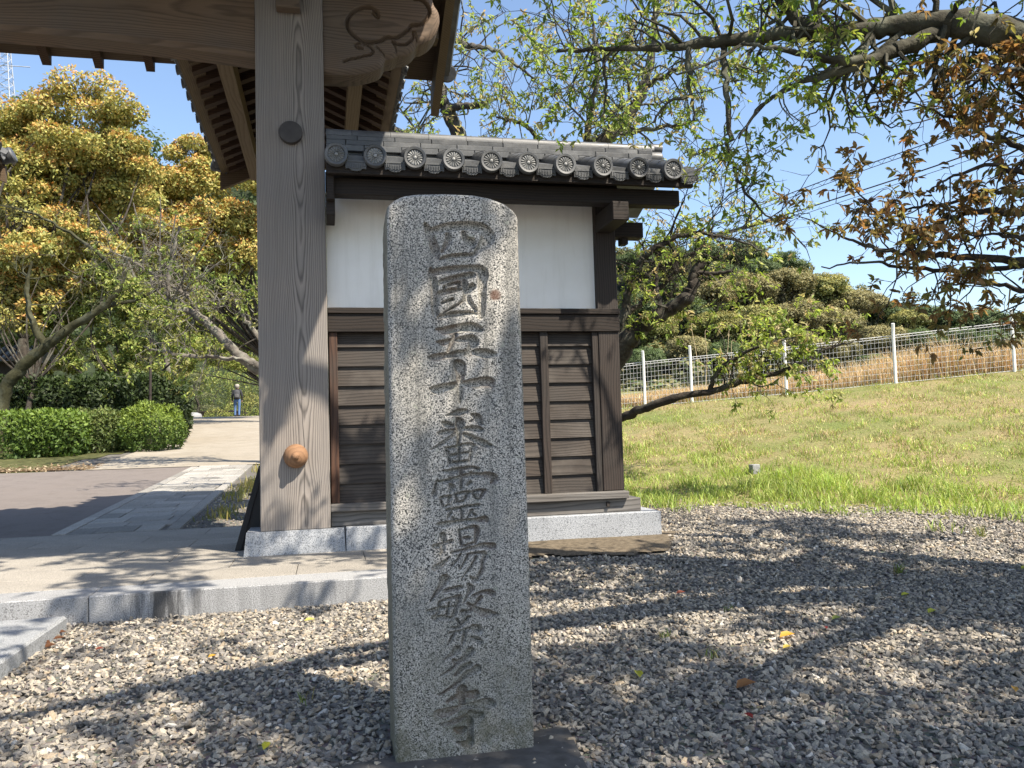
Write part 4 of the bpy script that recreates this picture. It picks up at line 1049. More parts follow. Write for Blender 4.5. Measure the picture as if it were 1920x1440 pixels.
class Grower:
    def __init__(s, seed, leafpal, leaf=.08, per=6, twig_r=.0022):
        s.r = np.random.default_rng(seed); s.wood = MB(); s.lv = Leaves(); s.pal = np.array(leafpal, float); s.leaf = leaf; s.per = per; s.twr = twig_r; s.nl = 0; s.twigwood = True
    def limb(s, pts, radii, sides=10, rough=.0, dens=6):
        q = spline(np.column_stack([np.asarray(pts, float), np.asarray(radii, float)]), dens)
        if rough:
            q[1:-1, :3] += s.r.normal(0, rough, (len(q) - 2, 3)); q[:, 3] *= 1 + s.r.normal(0, .06, len(q))
        s.wood.tube(q[:, :3], np.maximum(q[:, 3], .0015), sides)
        return q
    def shoot(s, p, d, L, r, lvl, up=.0, spread=.9, leafy=True, n_child=5, wig=.25):
        r_ = s.r; n = 4 if lvl > 0 else 3
        pts = [np.array(p)]; d = d / np.linalg.norm(d)
        for i in range(n):
            d = d + r_.normal(0, wig, 3) + np.array([0, 0, up]); d /= np.linalg.norm(d); pts.append(pts[-1] + d * L / n)
        pts = np.array(pts); rad = np.linspace(r, r * .45, n + 1)
        if lvl or s.twigwood: s.wood.tube(pts, rad, 5 if lvl > 1 else 3, cap=False)
        if lvl == 0:
            if leafy: s.leaves(pts)
            return
        k = max(2, int(r_.poisson(n_child)))
        for j in range(k):
            t_ = r_.uniform(.25, 1.0) if j else 1.0
            i = min(int(t_ * n), n - 1); f = t_ * n - i; q = pts[i] * (1 - f) + pts[i + 1] * f
            ax = pts[i + 1] - pts[i]; ax /= np.linalg.norm(ax)
            o = r_.normal(0, 1, 3); o -= ax * np.dot(o, ax); o /= np.linalg.norm(o)
            nd = ax * r_.uniform(.3, .9) + o * spread
            s.shoot(q, nd, L * r_.uniform(.38, .62), max(r * .5, s.twr), lvl - 1, up, spread, leafy, n_child, wig)
    def leaves(s, pts):
        r_ = s.r; n = s.per; t_ = r_.uniform(.25, 1.0, n) ** .7 * (len(pts) - 1); i = np.minimum(t_.astype(int), len(pts) - 2); f = (t_ - i)[:, None]
        P = pts[i] * (1 - f) + pts[i + 1] * f; ax = pts[-1] - pts[0]; ax = ax / (np.linalg.norm(ax) + 1e-9)
        D = ax[None] * .5 + r_.normal(0, .75, (n, 3)) + np.array([0, 0, -.45]); Nn = r_.normal(0, .6, (n, 3)) + np.array([0, 0, 1.0])
        tint = s.pal[r_.integers(0, len(s.pal))]
        C = np.clip(tint[None] * (1 + r_.normal(0, .14, (n, 1))) * (1 + r_.normal(0, .04, (n, 3))), .006, .9)
        s.lv.add(P, D, Nn, s.leaf * r_.uniform(.55, 1.15, n), C); s.nl += n
    def along(s, q, n, L, lvl, t0=.15, t1=1.0, bias=(0, 0, 0), up=0.0, rr=.35, **kw):
        """side shoots along a limb"""
        m = len(q)
        for _ in range(n):
            t_ = s.r.uniform(t0, t1) * (m - 1.001); i = int(t_); f = t_ - i; p = q[i, :3] * (1 - f) + q[i + 1, :3] * f
            ax = q[i + 1, :3] - q[i, :3]; ax /= np.linalg.norm(ax) + 1e-9
            o = s.r.normal(0, 1, 3) + np.array(bias); o -= ax * np.dot(o, ax) * .8; o /= np.linalg.norm(o)
            s.shoot(p, o + ax * .35, L * s.r.uniform(.6, 1.25), max(min(q[i, 3] * rr, .02), s.twr * 2), lvl, up, **kw)
    def build(s, name, label, cat, loc, bark, leafmat, group=None, wide=.42):
        o = thing(name, label, cat, loc, group)
        part('trunk', s.wood, bark, o, 60, fix=False)
        if s.lv.p: link('crown', s.lv.mesh('crown', wide), leafmat, o)
        return o
def px(lst, d=None): return [at(a[0], a[1], d=(a[2] if len(a) > 2 else d)) for a in lst]

GREEN_CH = [(.24, .33, .06), (.19, .28, .05), (.29, .36, .08), (.15, .23, .04), (.33, .37, .12), (.34, .31, .13)]
# ---------------------------------------------- foreground cherry, trunk out of frame on the right
g = Grower(11, GREEN_CH, .048, 5)
FK = np.array([4.75, 3.05, 2.1])
g.limb([(5.15, 2.8, -.1), (5.05, 2.85, .7), (4.9, 2.95, 1.4), FK], [.26, .21, .19, .18], 12, .01)
k = 4.5 / F_PX
main = g.limb([FK, at(2010, 165, d=4.35)] + px([(1930, 90, 4.5), (1855, 57, 4.5), (1760, 43, 4.55), (1650, 50, 4.6), (1560, 62, 4.6), (1450, 66, 4.65), (1340, 79, 4.7), (1250, 89, 4.7), (1150, 93, 4.75), (1045, 96, 4.8)]),
              [.14, 40 * k, 34 * k, 29 * k, 23 * k, 19 * k, 16 * k, 13 * k, 11 * k, 7 * k, 5 * k, 3 * k], 12, .006)
sec = g.limb(px([(1770, 60, 4.55), (1700, 84, 4.5), (1640, 112, 4.45), (1560, 136, 4.4), (1480, 165, 4.4), (1420, 205, 4.35), (1385, 260, 4.3)]), [17 * k, 15 * k, 11 * k, 8 * k, 5 * k, 3 * k, 2 * k], 8, .006)
sec2 = g.limb(px([(1640, 112, 4.45), (1560, 112, 4.3), (1480, 95, 4.25), (1390, 82, 4.2)]), [9 * k, 7 * k, 5 * k, 3 * k], 8, .006)
upl = g.limb(px([(1540, 66, 4.6), (1500, 40, 4.65), (1470, 5, 4.7), (1440, -50, 4.8)]), [15 * k, 13 * k, 12 * k, 9 * k], 8, .005)
h1 = g.limb(px([(1356, 85, 4.7), (1360, 150, 4.65), (1369, 230, 4.6), (1371, 300, 4.6), (1392, 350, 4.6), (1432, 395, 4.6), (1480, 430, 4.6)]), [6 * k, 5.5 * k, 5 * k, 4 * k, 3 * k, 2 * k, 1.2 * k], 6, .008)
h2 = g.limb(px([(1290, 90, 4.7), (1293, 130, 4.7), (1296, 175, 4.7), (1300, 225, 4.7)]), [7 * k, 6 * k, 4 * k, 2 * k], 6, .006)
h3 = g.limb(px([(1296, 178, 4.7), (1250, 195, 4.7), (1225, 230, 4.7)]), [3.5 * k, 3 * k, 2 * k], 5, .004)
h4 = g.limb(px([(1130, 100, 4.75), (1134, 150, 4.75), (1128, 220, 4.75)]), [4 * k, 3 * k, 2 * k], 5, .006)
for q, n_, L_ in ((main, 36, .40), (sec, 12, .34), (sec2, 8, .30), (upl, 10, .45)):
    g.along(q, n_, L_, 2, .12 if q is main else .1, 1.0, n_child=2.7, spread=.9)
g.along(main, 20, .5, 2, .3, 1.0, bias=(0, 0, 1.2), n_child=3.0)
for q in (h2, h3, h4): g.along(q, 6, .22, 1, .2, 1.0, n_child=3)
g.along(h1, 16, .30, 1, .25, 1.0, n_child=2.2); g.along(h1, 9, .28, 1, .3, 1.0, leafy=False, n_child=3)
# canopy overhead, above the frame
g.leaf = .085; g.per = 8; g.twigwood = False
over = [
 [FK, (3.7, 2.3, 3.5), (2.5, 1.5, 4.3), (1.3, .8, 4.8), (.2, .2, 5.0)],
 [FK, (4.2, 1.7, 3.4), (3.4, .4, 4.3), (2.6, -.9, 4.9)],
 [FK, (5.3, 2.2, 3.5), (5.9, 1.2, 4.6), (6.3, .2, 5.2)],
 [FK, (4.3, 3.4, 3.6), (3.3, 3.4, 4.7), (2.1, 3.3, 5.4), (.9, 3.0, 5.8)],
 [FK, (5.2, 3.3, 3.6), (5.9, 3.2, 4.7), (6.9, 2.8, 5.3)],
 [FK, (4.5, 2.6, 3.7), (4.1, 2.0, 5.0), (3.5, 1.5, 6.0)],
 [FK, (5.0, 1.6, 3.4), (4.6, .2, 4.3), (3.9, -1.0, 4.9)],
 [FK, (3.5, 2.2, 3.9), (2.2, .9, 5.2), (1.0, -.2, 5.8)],
 [FK, (6.0, 2.2, 3.4), (7.2, 1.6, 4.4), (8.2, .8, 4.9)],
 [FK, (3.9, 3.3, 4.2), (2.6, 3.7, 5.6), (1.3, 3.9, 6.3), (.1, 3.9, 6.6)],
 [FK, (5.9, 1.6, 3.6), (5.6, .1, 4.4), (4.4, -.55, 4.8), (2.8, -.5, 5.0), (1.2, -.45, 5.2)],
 [FK, (6.2, 2.4, 3.4), (6.4, 1.5, 4.3), (6.6, .6, 4.8)],
]
for i, L_ in enumerate(over):
    g.r = np.random.default_rng(1000 + i)
    q = g.limb(L_, np.linspace(.11, .02, len(L_)), 8, .02)
    g.along(q, (2, 8, 10, 6, 8, 3, 9, 1, 10, 12, 21, 9)[i], .95, 3, (.3, .7, .3, .3, .3, .3, .7, .45, .3, .55, .42, .3)[i], 1.0, up=.02, n_child=4.4, spread=.8)
g.build('cherry_tree', 'green-leaved cherry tree whose thick limb crosses the top right corner', 'tree', (5.15, 2.8, 0), BARK_T1, LEAF)

# ---------------------------------------------- red-leaved cherry on the right edge
RED = [(.24, .145, .06), (.28, .18, .07), (.21, .14, .05), (.20, .165, .055), (.30, .21, .085), (.21, .20, .06), (.14, .11, .042)]
g = Grower(23, RED, .054, 6)
T0 = np.array([4.75, 4.25, 1.5])
g.limb([(4.85, 4.3, 0), (4.8, 4.28, .8), T0, (4.7, 4.2, 2.2), (4.75, 4.15, 3.2), (4.7, 4.1, 4.0)], [.13, .11, .1, .085, .06, .03], 10, .006)
k = 4.3 / F_PX
LM = [([(1990, 520, 4.5), (1880, 488, 4.4), (1780, 480, 4.35), (1690, 472, 4.3), (1610, 455, 4.3), (1550, 430, 4.3)], 7),
      ([(1990, 420, 4.5), (1900, 400, 4.4), (1810, 400, 4.3), (1720, 430, 4.3), (1660, 410, 4.2), (1600, 350, 4.2)], 6),
      ([(1990, 300, 4.5), (1920, 280, 4.4), (1850, 250, 4.4), (1770, 215, 4.4), (1700, 190, 4.4)], 6),
      ([(1990, 350, 4.4), (1930, 330, 4.2), (1860, 310, 4.2), (1790, 330, 4.2), (1740, 360, 4.2)], 5),
      ([(1990, 560, 4.5), (1900, 540, 4.4), (1830, 530, 4.3), (1760, 540, 4.3)], 5),
      ([(1990, 230, 4.5), (1930, 190, 4.5), (1880, 150, 4.5), (1840, 130, 4.5)], 5),
      ([(2000, 260, 4.6), (1930, 240, 4.55), (1860, 200, 4.55), (1800, 170, 4.55)], 5),
      ([(2000, 380, 4.7), (1930, 365, 4.7), (1860, 360, 4.65), (1780, 380, 4.6), (1700, 390, 4.6), (1640, 400, 4.5)], 5),
      ([(2000, 460, 4.2), (1930, 450, 4.1), (1860, 440, 4.1), (1800, 450, 4.1)], 4),
      ([(2000, 180, 4.3), (1940, 140, 4.3), (1890, 130, 4.3), (1830, 150, 4.3), (1760, 160, 4.3)], 4),
      ([(1990, 500, 4.6), (1900, 500, 4.6), (1800, 510, 4.5), (1700, 500, 4.4), (1620, 490, 4.3), (1540, 500, 4.3)], 5)]
for li, (L_, r0) in enumerate(LM):
    P = [T0 + np.array([0, 0, (L_[0][1] < 400) * .9])] + px(L_)
    q = g.limb(P, np.linspace(r0 * 1.6, 1.2, len(P)) * k, 6, .006)
    g.along(q, 12 if li in (2, 3, 5, 6, 8, 9) else 9, .27, 2, .27, 1.0, n_child=2.3, spread=.8, up=-.02)
for i in range(3):   # higher limbs above the frame
    a = i * 1.25; P = [np.array([4.72, 4.12, 3.3]), np.array([4.72 + .8 * math.cos(a), 4.1 + .6 * math.sin(a), 4.2]), np.array([4.72 + 1.7 * math.cos(a), 4.1 + 1.2 * math.sin(a), 4.8])]
    q = g.limb(P, [.04, .025, .01], 6, .01); g.along(q, 8, .6, 2, .3, 1.0, n_child=3.2)
g.build('red_leaved_cherry_tree', 'cherry with bronze-red young leaves reaching in from the right edge', 'tree', (4.85, 4.3, 0), BARK_DK, LEAF)

# ---------------------------------------------- cherry behind the wall, seen above its roof
YG = [(.29, .37, .09), (.34, .40, .10), (.24, .32, .065), (.38, .39, .15), (.19, .26, .06), (.40, .34, .17)]
g = Grower(31, YG, .066, 6, .003)
k = 10.6 / F_PX; b0 = np.array([2.75, 10.3, .4])
fk = np.array([2.65, 10.3, 2.6])
g.limb([b0 - [0, 0, .3], (2.7, 10.3, 1.4), fk], [.24, .2, .17], 10, .01)
l1 = g.limb([fk, at(930, 400, d=10.5), at(872, 290, d=10.5)] + px([(858, 250, 10.5), (846, 222, 10.5), (832, 192, 10.5), (822, 165, 10.5), (820, 135, 10.6), (828, 95, 10.8), (838, 60, 11)]), [.15, .12, 15 * k, 14 * k, 13 * k, 12 * k, 10 * k, 7 * k, 6 * k, 5 * k], 9, .01)
st1 = g.limb(px([(832, 210, 10.5), (855, 201, 10.4), (885, 198, 10.3), (914, 195, 10.2)]), [8 * k, 7 * k, 6 * k, 5.5 * k], 7, .006)
l2 = g.limb([fk] + px([(1040, 350, 10.4), (1095, 290, 10.3), (1135, 258, 10.2), (1180, 215, 10.2), (1208, 160, 10.2), (1222, 90, 10.3), (1230, 10, 10.4), (1225, -80, 10.5)]), [.14, 18 * k, 15 * k, 12 * k, 10 * k, 9 * k, 7 * k, 5 * k, 3 * k], 9, .01)
l3 = g.limb(px([(838, 60, 11), (870, 82, 10.4), (915, 92, 10.0), (960, 115, 9.8), (1005, 150, 9.7)]), [5 * k, 5 * k, 4 * k, 3 * k, 1.5 * k], 6, .01)
l4 = g.limb(px([(1095, 290, 10.3), (1110, 200, 9.8), (1120, 120, 9.6), (1110, 30, 9.6)]), [7 * k, 5 * k, 4 * k, 2 * k], 6, .01)
l5 = g.limb(px([(1040, 350, 10.4), (1010, 270, 10.2), (985, 235, 10.0), (930, 220, 10.0)]), [7 * k, 5 * k, 4 * k, 2 * k], 6, .01)
l6 = g.limb(px([(1208, 160, 10.2), (1270, 130, 10), (1330, 120, 10)]), [5 * k, 4 * k, 2 * k], 6, .01)
l7 = g.limb(px([(1135, 258, 10.2), (1200, 245, 10.1), (1270, 235, 10), (1310, 225, 10)]), [5 * k, 4 * k, 3 * k, 1.5 * k], 6, .01)
l8 = g.limb([fk, (1.5, 10.4, 4.4), (.4, 10.6, 5.2), (-.7, 10.6, 5.6)], [.10, .07, .045, .02], 7, .015); g.along(l8, 16, .75, 2, .35, 1.0, n_child=3.2)
for q, n_ in ((l2, 26), (l3, 16), (l4, 22), (l5, 14), (l6, 14), (l7, 14)):
    g.along(q, n_, .62, 2, .3 if q is l2 else .15, 1.0, n_child=3.6)
g.along(l1, 12, .5, 2, .45, 1.0, leafy=False, n_child=3); g.along(st1, 2, .3, 1, .3, .9, leafy=False)
g.build('back_cherry_tree', 'yellow-green cherry rising behind the tiled coping with a sawn stub limb', 'tree', b0, BARK_CH, LEAF)

# ---------------------------------------------- leaning cherry at the wall's right corner
g = Grower(37, YG, .070, 6, .003)
k = 10.4 / F_PX; b0 = at(1085, 900, d=10.6); b0[2] = float(ground_z(b0[0], b0[1]))
mid = at(1118, 720, d=10.5)
l1 = g.limb([b0 - [0, 0, .2], at(1098, 800, d=10.5), mid] + px([(1172, 645, 10.4), (1205, 610, 10.3), (1245, 585, 10.2), (1283, 562, 10.1), (1298, 540, 10.1), (1302, 512, 10.1), (1318, 490, 10.1)]), [.2, .18, .17, 20 * k, 17 * k, 14 * k, 13 * k, 11 * k, 9 * k, 8 * k], 10, .012)
l2 = g.limb([at(1102, 790, d=10.5)] + px([(1172, 780, 10.0), (1205, 765, 9.8), (1262, 748, 9.6), (1330, 733, 9.5), (1400, 714, 9.4), (1480, 690, 9.3), (1550, 655, 9.3), (1600, 640, 9.3)]), [9 * k, 8 * k, 8 * k, 7 * k, 6 * k, 5 * k, 3.5 * k, 2.5 * k, 1.2 * k], 8, .008)
l3 = g.limb([mid] + px([(1165, 600, 10.6), (1185, 520, 10.7), (1220, 470, 10.7), (1290, 440, 10.7), (1360, 445, 10.7), (1430, 470, 10.6)]), [10 * k, 9 * k, 7 * k, 6 * k, 4.5 * k, 3 * k, 1.5 * k], 8, .012)
l4 = g.limb(px([(1245, 585, 10.2), (1230, 540, 10.3), (1235, 490, 10.4)]), [6 * k, 4 * k, 2 * k], 6, .01)
l5 = g.limb(px([(1302, 512, 10.1), (1340, 512, 10.0), (1375, 508, 9.9)]), [5 * k, 4 * k, 2.5 * k], 6, .006)
l6 = g.limb(px([(1330, 733, 9.5), (1350, 690, 9.4), (1420, 650, 9.3), (1500, 630, 9.3)]), [4 * k, 3.5 * k, 2.5 * k, 1.2 * k], 6, .008)
l7 = g.limb(px([(1165, 600, 10.6), (1230, 545, 10.9), (1300, 480, 11), (1340, 420, 11)]), [7 * k, 5 * k, 4 * k, 2 * k], 6, .012)
g.along(l2, 16, .42, 2, .5, 1.0, n_child=3.2, bias=(0, 0, .6)); g.along(l6, 20, .42, 2, .15, 1.0, n_child=3.2, bias=(0, 0, .3))
for q, n_, L_ in ((l3, 26, .75), (l4, 6, .5), (l7, 18, .7)): g.along(q, n_, L_, 2, .3, 1.0, n_child=3.6)
g.along(l3, 10, .6, 2, .3, 1.0, leafy=False); g.along(l5, 5, .3, 1, .2, 1.0, leafy=False)
g.along(l1, 3, .35, 2, .35, .6)
g.build('leaning_cherry_tree', 'mossy cherry leaning out from the wall corner over the grass bank', 'tree', b0, BARK_DK, LEAF)

# ---------------------------------------------- crown builder for trees farther off
def lobe_leaves(lv, lr, c, rad, n, size, pal, top_pal=None, boxy=False, down=.0, shell=.55, nrm=.5):
    u = lr.normal(size=(n, 3)); u /= np.linalg.norm(u, axis=1)[:, None]
    if boxy:
        m = (np.abs(u) ** 3.6).sum(1)[:, None] ** (1 / 3.6); u = u / m * (1 - .06 * lr.random((n, 1)) + .07 * np.sin(u[:, :1] * 9 + c[0] * 3) * np.sin(u[:, 2:] * 8 + c[1]))
    rr = lr.uniform(shell, 1.0, n) ** .6
    rr *= 1 + .22 * np.sin(u[:, 0] * 5 + c[0]) * np.sin(u[:, 1] * 5 + c[1]) * (0 if boxy else 1)
    P = np.asarray(c) + u * rr[:, None] * np.asarray(rad)
    Nn = u * 1.0 + lr.normal(0, nrm, (n, 3)) + np.array([0, 0, .35]); D = lr.normal(0, .8, (n, 3)) + u * (.6 if nrm > .4 else .1) + np.array([0, 0, down]); D -= Nn * ((D * Nn).sum(1) / (Nn * Nn).sum(1))[:, None] * (1 if nrm < .4 else .3)
    C = pick_cols(lr, pal, n)
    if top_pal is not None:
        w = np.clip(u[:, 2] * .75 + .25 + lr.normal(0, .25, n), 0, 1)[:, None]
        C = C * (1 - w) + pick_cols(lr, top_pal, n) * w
    lv.add(P, D, Nn, size * lr.uniform(.6, 1.3, n), C)

def far_tree(name, label, lobes, base, trunk_r, pal, top_pal, size, per, bark, group=None, seed=1, limbs=True, leafmat=None, twigs=0, sub=7, down=-.1, spreadf=.95, fill=0, wide=.5):
    lr = np.random.default_rng(seed); lv = Leaves(); wd = MB()
    base = np.asarray(base, float); cs = np.array([l[0] for l in lobes]); top = cs.mean(0)
    fork = base + (top - base) * .35; fork[:2] = base[:2] + (top - base)[:2] * .25
    wd.tube(spline([base - [0, 0, .3], base * .5 + fork * .5 + lr.normal(0, .1, 3), fork], 4), np.linspace(trunk_r, trunk_r * .7, 9), 8)
    lobes = list(lobes)
    for _ in range(fill):
        i, j = lr.integers(0, len(cs), 2); f = lr.uniform(.3, .7); lobes.append((cs[i] * f + cs[j] * (1 - f) + lr.normal(0, .5, 3), lobes[i][1] * .9))
    for c, r_ in lobes:
        c = np.asarray(c, float)
        if limbs:
            m = fork * .45 + c * .55 + lr.normal(0, .12 * np.linalg.norm(c - fork), 3) * np.array([1, 1, .4])
            wd.tube(spline([fork, m, c], 4), np.linspace(trunk_r * .32, trunk_r * .07, 9), 5, cap=False)
        for j in range(sub):     # sub-clumps make the outline uneven and leave gaps
            u = lr.normal(size=3); u /= np.linalg.norm(u); u[2] = abs(u[2]) * .8 + u[2] * .2
            cc = c + u * r_ * lr.uniform(.3, spreadf); rs = r_ * lr.uniform(.3, .55)
            lobe_leaves(lv, lr, cc, (rs, rs, rs * .72), per, size, pal, (top_pal if lr.random() < .75 else pal), down=down, nrm=(.5 if limbs else .3))
            if limbs: wd.tube([c, (c + cc) / 2 + lr.normal(0, .08 * r_, 3), cc], [trunk_r * .09, trunk_r * .06, trunk_r * .03], 4, cap=False)
    o = thing(name, label, 'tree', base, group)
    part('trunk', wd, bark, o, 60, fix=False)
    link('crown', lv.mesh('crown', wide, simple=True), leafmat or LEAF_FAR, o)
    return o
def lob(lst, d): return [(at(a, b, d=d + (e if len(r) else 0)), c * d / F_PX) for (a, b, c, *r) in lst for e in [r[0] if r else 0]]
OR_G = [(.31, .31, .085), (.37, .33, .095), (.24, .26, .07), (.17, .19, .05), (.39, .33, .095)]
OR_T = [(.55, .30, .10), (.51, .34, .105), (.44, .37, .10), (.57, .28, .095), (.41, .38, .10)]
b0 = at(20, 760, d=27); b0[2] = float(ground_z(b0[0], b0[1]))
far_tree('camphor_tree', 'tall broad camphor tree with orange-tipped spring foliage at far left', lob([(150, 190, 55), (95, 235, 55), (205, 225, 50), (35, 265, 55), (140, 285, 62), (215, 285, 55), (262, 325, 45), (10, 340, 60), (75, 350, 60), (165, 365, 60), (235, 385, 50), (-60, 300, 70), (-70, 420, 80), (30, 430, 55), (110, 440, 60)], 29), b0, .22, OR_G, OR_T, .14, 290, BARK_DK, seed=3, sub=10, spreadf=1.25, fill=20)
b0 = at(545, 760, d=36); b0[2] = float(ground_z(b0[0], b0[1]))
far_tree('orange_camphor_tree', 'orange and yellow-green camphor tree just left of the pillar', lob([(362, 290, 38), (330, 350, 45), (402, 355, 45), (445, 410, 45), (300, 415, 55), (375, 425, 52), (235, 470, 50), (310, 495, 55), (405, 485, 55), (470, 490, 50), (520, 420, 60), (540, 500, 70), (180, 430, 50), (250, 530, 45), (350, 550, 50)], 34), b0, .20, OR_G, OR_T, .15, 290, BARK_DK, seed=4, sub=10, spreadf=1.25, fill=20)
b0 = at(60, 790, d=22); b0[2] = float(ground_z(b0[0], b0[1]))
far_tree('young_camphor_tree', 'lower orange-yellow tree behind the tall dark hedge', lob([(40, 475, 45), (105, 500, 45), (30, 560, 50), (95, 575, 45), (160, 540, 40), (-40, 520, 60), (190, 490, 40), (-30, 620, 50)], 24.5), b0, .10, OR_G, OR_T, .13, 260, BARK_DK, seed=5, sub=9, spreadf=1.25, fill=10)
# green understory
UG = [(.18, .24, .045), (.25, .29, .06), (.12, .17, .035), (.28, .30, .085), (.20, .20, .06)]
for i, (nm, lab, L_, d, bx) in enumerate([
    ('maple_tree', 'light green maple with open twiggy crown left of the path', [(235, 590, 38), (290, 610, 42), (200, 640, 40), (260, 665, 40), (330, 650, 38), (165, 600, 35), (130, 650, 35), (190, 560, 36), (255, 550, 36), (320, 590, 36), (90, 610, 36)], 25, 250),
    ('green_garden_tree', 'green garden tree above the walking person', [(370, 610, 40), (420, 640, 42), (460, 600, 40), (400, 680, 36), (450, 685, 36), (500, 650, 50), (340, 690, 34), (480, 560, 40), (330, 620, 40), (290, 660, 40), (380, 560, 42), (430, 540, 42), (310, 560, 42)], 40, 540),
    ('shaded_garden_tree', 'dark green tree behind the hedge at the left edge', [(30, 640, 40), (90, 655, 40), (-20, 690, 40), (60, 700, 40), (140, 690, 35), (200, 700, 35), (270, 705, 30)], 31, 80)]):
    b0 = at(bx, 770, d=d); b0[2] = float(ground_z(b0[0], b0[1]))
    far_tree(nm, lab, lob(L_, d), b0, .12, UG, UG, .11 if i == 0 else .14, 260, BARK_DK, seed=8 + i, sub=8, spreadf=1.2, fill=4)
# cherry with a bright bent limb behind the pillar
g = Grower(51, UG, .09, 6, .004)
k = 16.5 / F_PX; b0 = at(540, 800, d=16.5); b0[2] = float(ground_z(b0[0], b0[1]))
fk = at(505, 700, d=16.5)
g.limb([b0 - [0, 0, .2], at(530, 750, d=16.5), fk], [.2, .18, .16], 8, .01)
l1 = g.limb([fk] + px([(478, 688), (450, 668), (415, 632), (378, 598), (352, 582), (322, 578), (316, 548), (319, 505), (327, 465), (335, 425)], 16.5), np.array([13, 11, 10, 9, 8, 6, 5, 4.5, 4, 3, 2]) * k, 8, .012)
l2 = g.limb([fk] + px([(470, 678), (420, 670), (360, 668), (310, 660), (270, 650)], 16.3), np.array([8, 5, 4, 3.5, 2.5, 1.2]) * k, 6, .012)
l3 = g.limb(px([(378, 598), (350, 555), (300, 525), (250, 490), (205, 470)], 16.6), np.array([5, 4, 3, 2.2, 1.2]) * k, 6, .012)
l4 = g.limb([fk] + px([(490, 640), (460, 600), (440, 560), (420, 540)], 16.8), np.array([7, 5, 4, 3, 1.5]) * k, 6, .012)
for q, n_ in ((l1, 18), (l2, 16), (l3, 12), (l4, 12)): g.along(q, n_, .7, 2, .25, 1.0, n_child=3.2)
g.along(l1, 10, .8, 2, .3, 1.0, leafy=False); g.along(l3, 14, .7, 2, .2, 1.0, leafy=False, n_child=4)
g.build('bent_cherry_tree', 'cherry with a pale bent limb reaching left from behind the pillar', 'tree', b0, BARK_PALE, LEAF_FAR)
# leaning mossy trunk and bare twigs at the far left
g = Grower(57, UG, .10, 5, .003)
k = 21 / F_PX; b0 = at(-5, 830, d=20.5); b0[2] = float(ground_z(b0[0], b0[1]))
l1 = g.limb([b0 - [0, 0, .2]] + px([(5, 745), (35, 695), (85, 650), (140, 610), (195, 575), (228, 530), (238, 480)], 20.5), np.array([13, 12, 11, 9, 7.5, 6, 4.5, 3]) * k, 9, .015)
l2 = g.limb(px([(85, 650), (60, 600), (50, 540), (60, 490)], 20.5), np.array([8, 6, 4, 2]) * k, 6, .015)
l3 = g.limb(px([(228, 530), (190, 480), (120, 430), (60, 400), (0, 385)], 20.8), np.array([4, 3.5, 3, 2.5, 1.5]) * k, 6, .012)
l4 = g.limb(px([(195, 575), (260, 560), (320, 530), (390, 520)], 20.8), np.array([4, 3, 2, 1.2]) * k, 6, .012)
for q in (l3, l4, l2): g.along(q, 6, 1.0, 2, .2, 1.0, leafy=False, n_child=4, spread=.7)
g.along(l1, 16, .9, 2, .45, 1.0, n_child=3); g.along(l4, 10, .8, 2, .3, 1.0, n_child=3)
g.build('mossy_leaning_tree', 'dark mossy trunk leaning right at the left edge with bare twigs', 'tree', b0, BARK_MOSS, LEAF_FAR)
g = Grower(59, UG, .10, 5, .0035)
b0 = at(330, 790, d=27); b0[2] = float(ground_z(b0[0], b0[1]))
fk = at(300, 620, d=27); k = 27 / F_PX
g.limb([b0, at(315, 700, d=27), fk], [.12, .1, .09], 6, .02)
for tip in ((180, 400), (250, 380), (330, 400), (400, 430), (120, 450), (440, 470), (300, 370), (90, 500)):
    q = g.limb([fk, at((300 + tip[0]) / 2, (620 + tip[1]) / 2 - 15, d=26.8), at(*tip, d=26.5)], np.array([3, 2, .9]) * k, 5, .02); g.along(q, 5, .9, 2, .25, 1.0, leafy=False, n_child=3.4, spread=.7)
g.build('bare_twiggy_tree', 'leafless pale-twigged tree in front of the orange crowns', 'tree', b0, BARK_PALE, LEAF_FAR)

# ---------------------------------------------- hedges and shrubs on the left
def shrub(name, label, cat, boxes, n, size, pal, top, seed, stem=True, group=None):
    lr = np.random.default_rng(seed); lv = Leaves(); wd = MB(); cs = []
    for c, r_, bx in boxes:
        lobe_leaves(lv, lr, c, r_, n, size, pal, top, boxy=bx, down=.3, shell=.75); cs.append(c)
        z0 = float(ground_z(c[0], c[1]))
        for j in range(0):
            a = lr.uniform(0, 6.28); e = np.array(c) + np.array([math.cos(a) * r_[0] * .6, math.sin(a) * r_[1] * .6, r_[2] * .3]); wd.tube([(c[0], c[1], z0 - .05), (np.array([c[0], c[1], z0]) + e) / 2, e], [.03, .02, .01], 5, cap=False)
    c = np.mean(cs, 0); o = thing(name, label, cat, (c[0], c[1], float(ground_z(c[0], c[1]))), group)
    
    for c, r_, bx in boxes:
        z0 = float(ground_z(c[0], c[1]))
        for j in range(4):
            a = lr.uniform(0, 6.28); e = np.array(c) + np.array([math.cos(a) * r_[0] * .6, math.sin(a) * r_[1] * .6, r_[2] * .3])
            part('stem', MB().tube([(c[0], c[1], z0 - .05), (np.array([c[0], c[1], z0]) + e) / 2, e], [.03, .02, .01], 5, cap=False), BARK_DK, o, 60, fix=False)
    link('foliage', lv.mesh('foliage', .5, simple=True), LEAF_FAR, o)
    # dense dark core keeps light from leaking through
    return o
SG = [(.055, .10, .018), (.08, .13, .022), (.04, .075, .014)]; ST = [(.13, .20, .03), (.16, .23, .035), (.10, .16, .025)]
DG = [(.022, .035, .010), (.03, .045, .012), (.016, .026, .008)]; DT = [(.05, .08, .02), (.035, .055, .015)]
def gp(px_, d, h): p = at(px_, 800, d=d); z = float(ground_z(p[0], p[1])); return np.array([p[0], p[1], z + h])
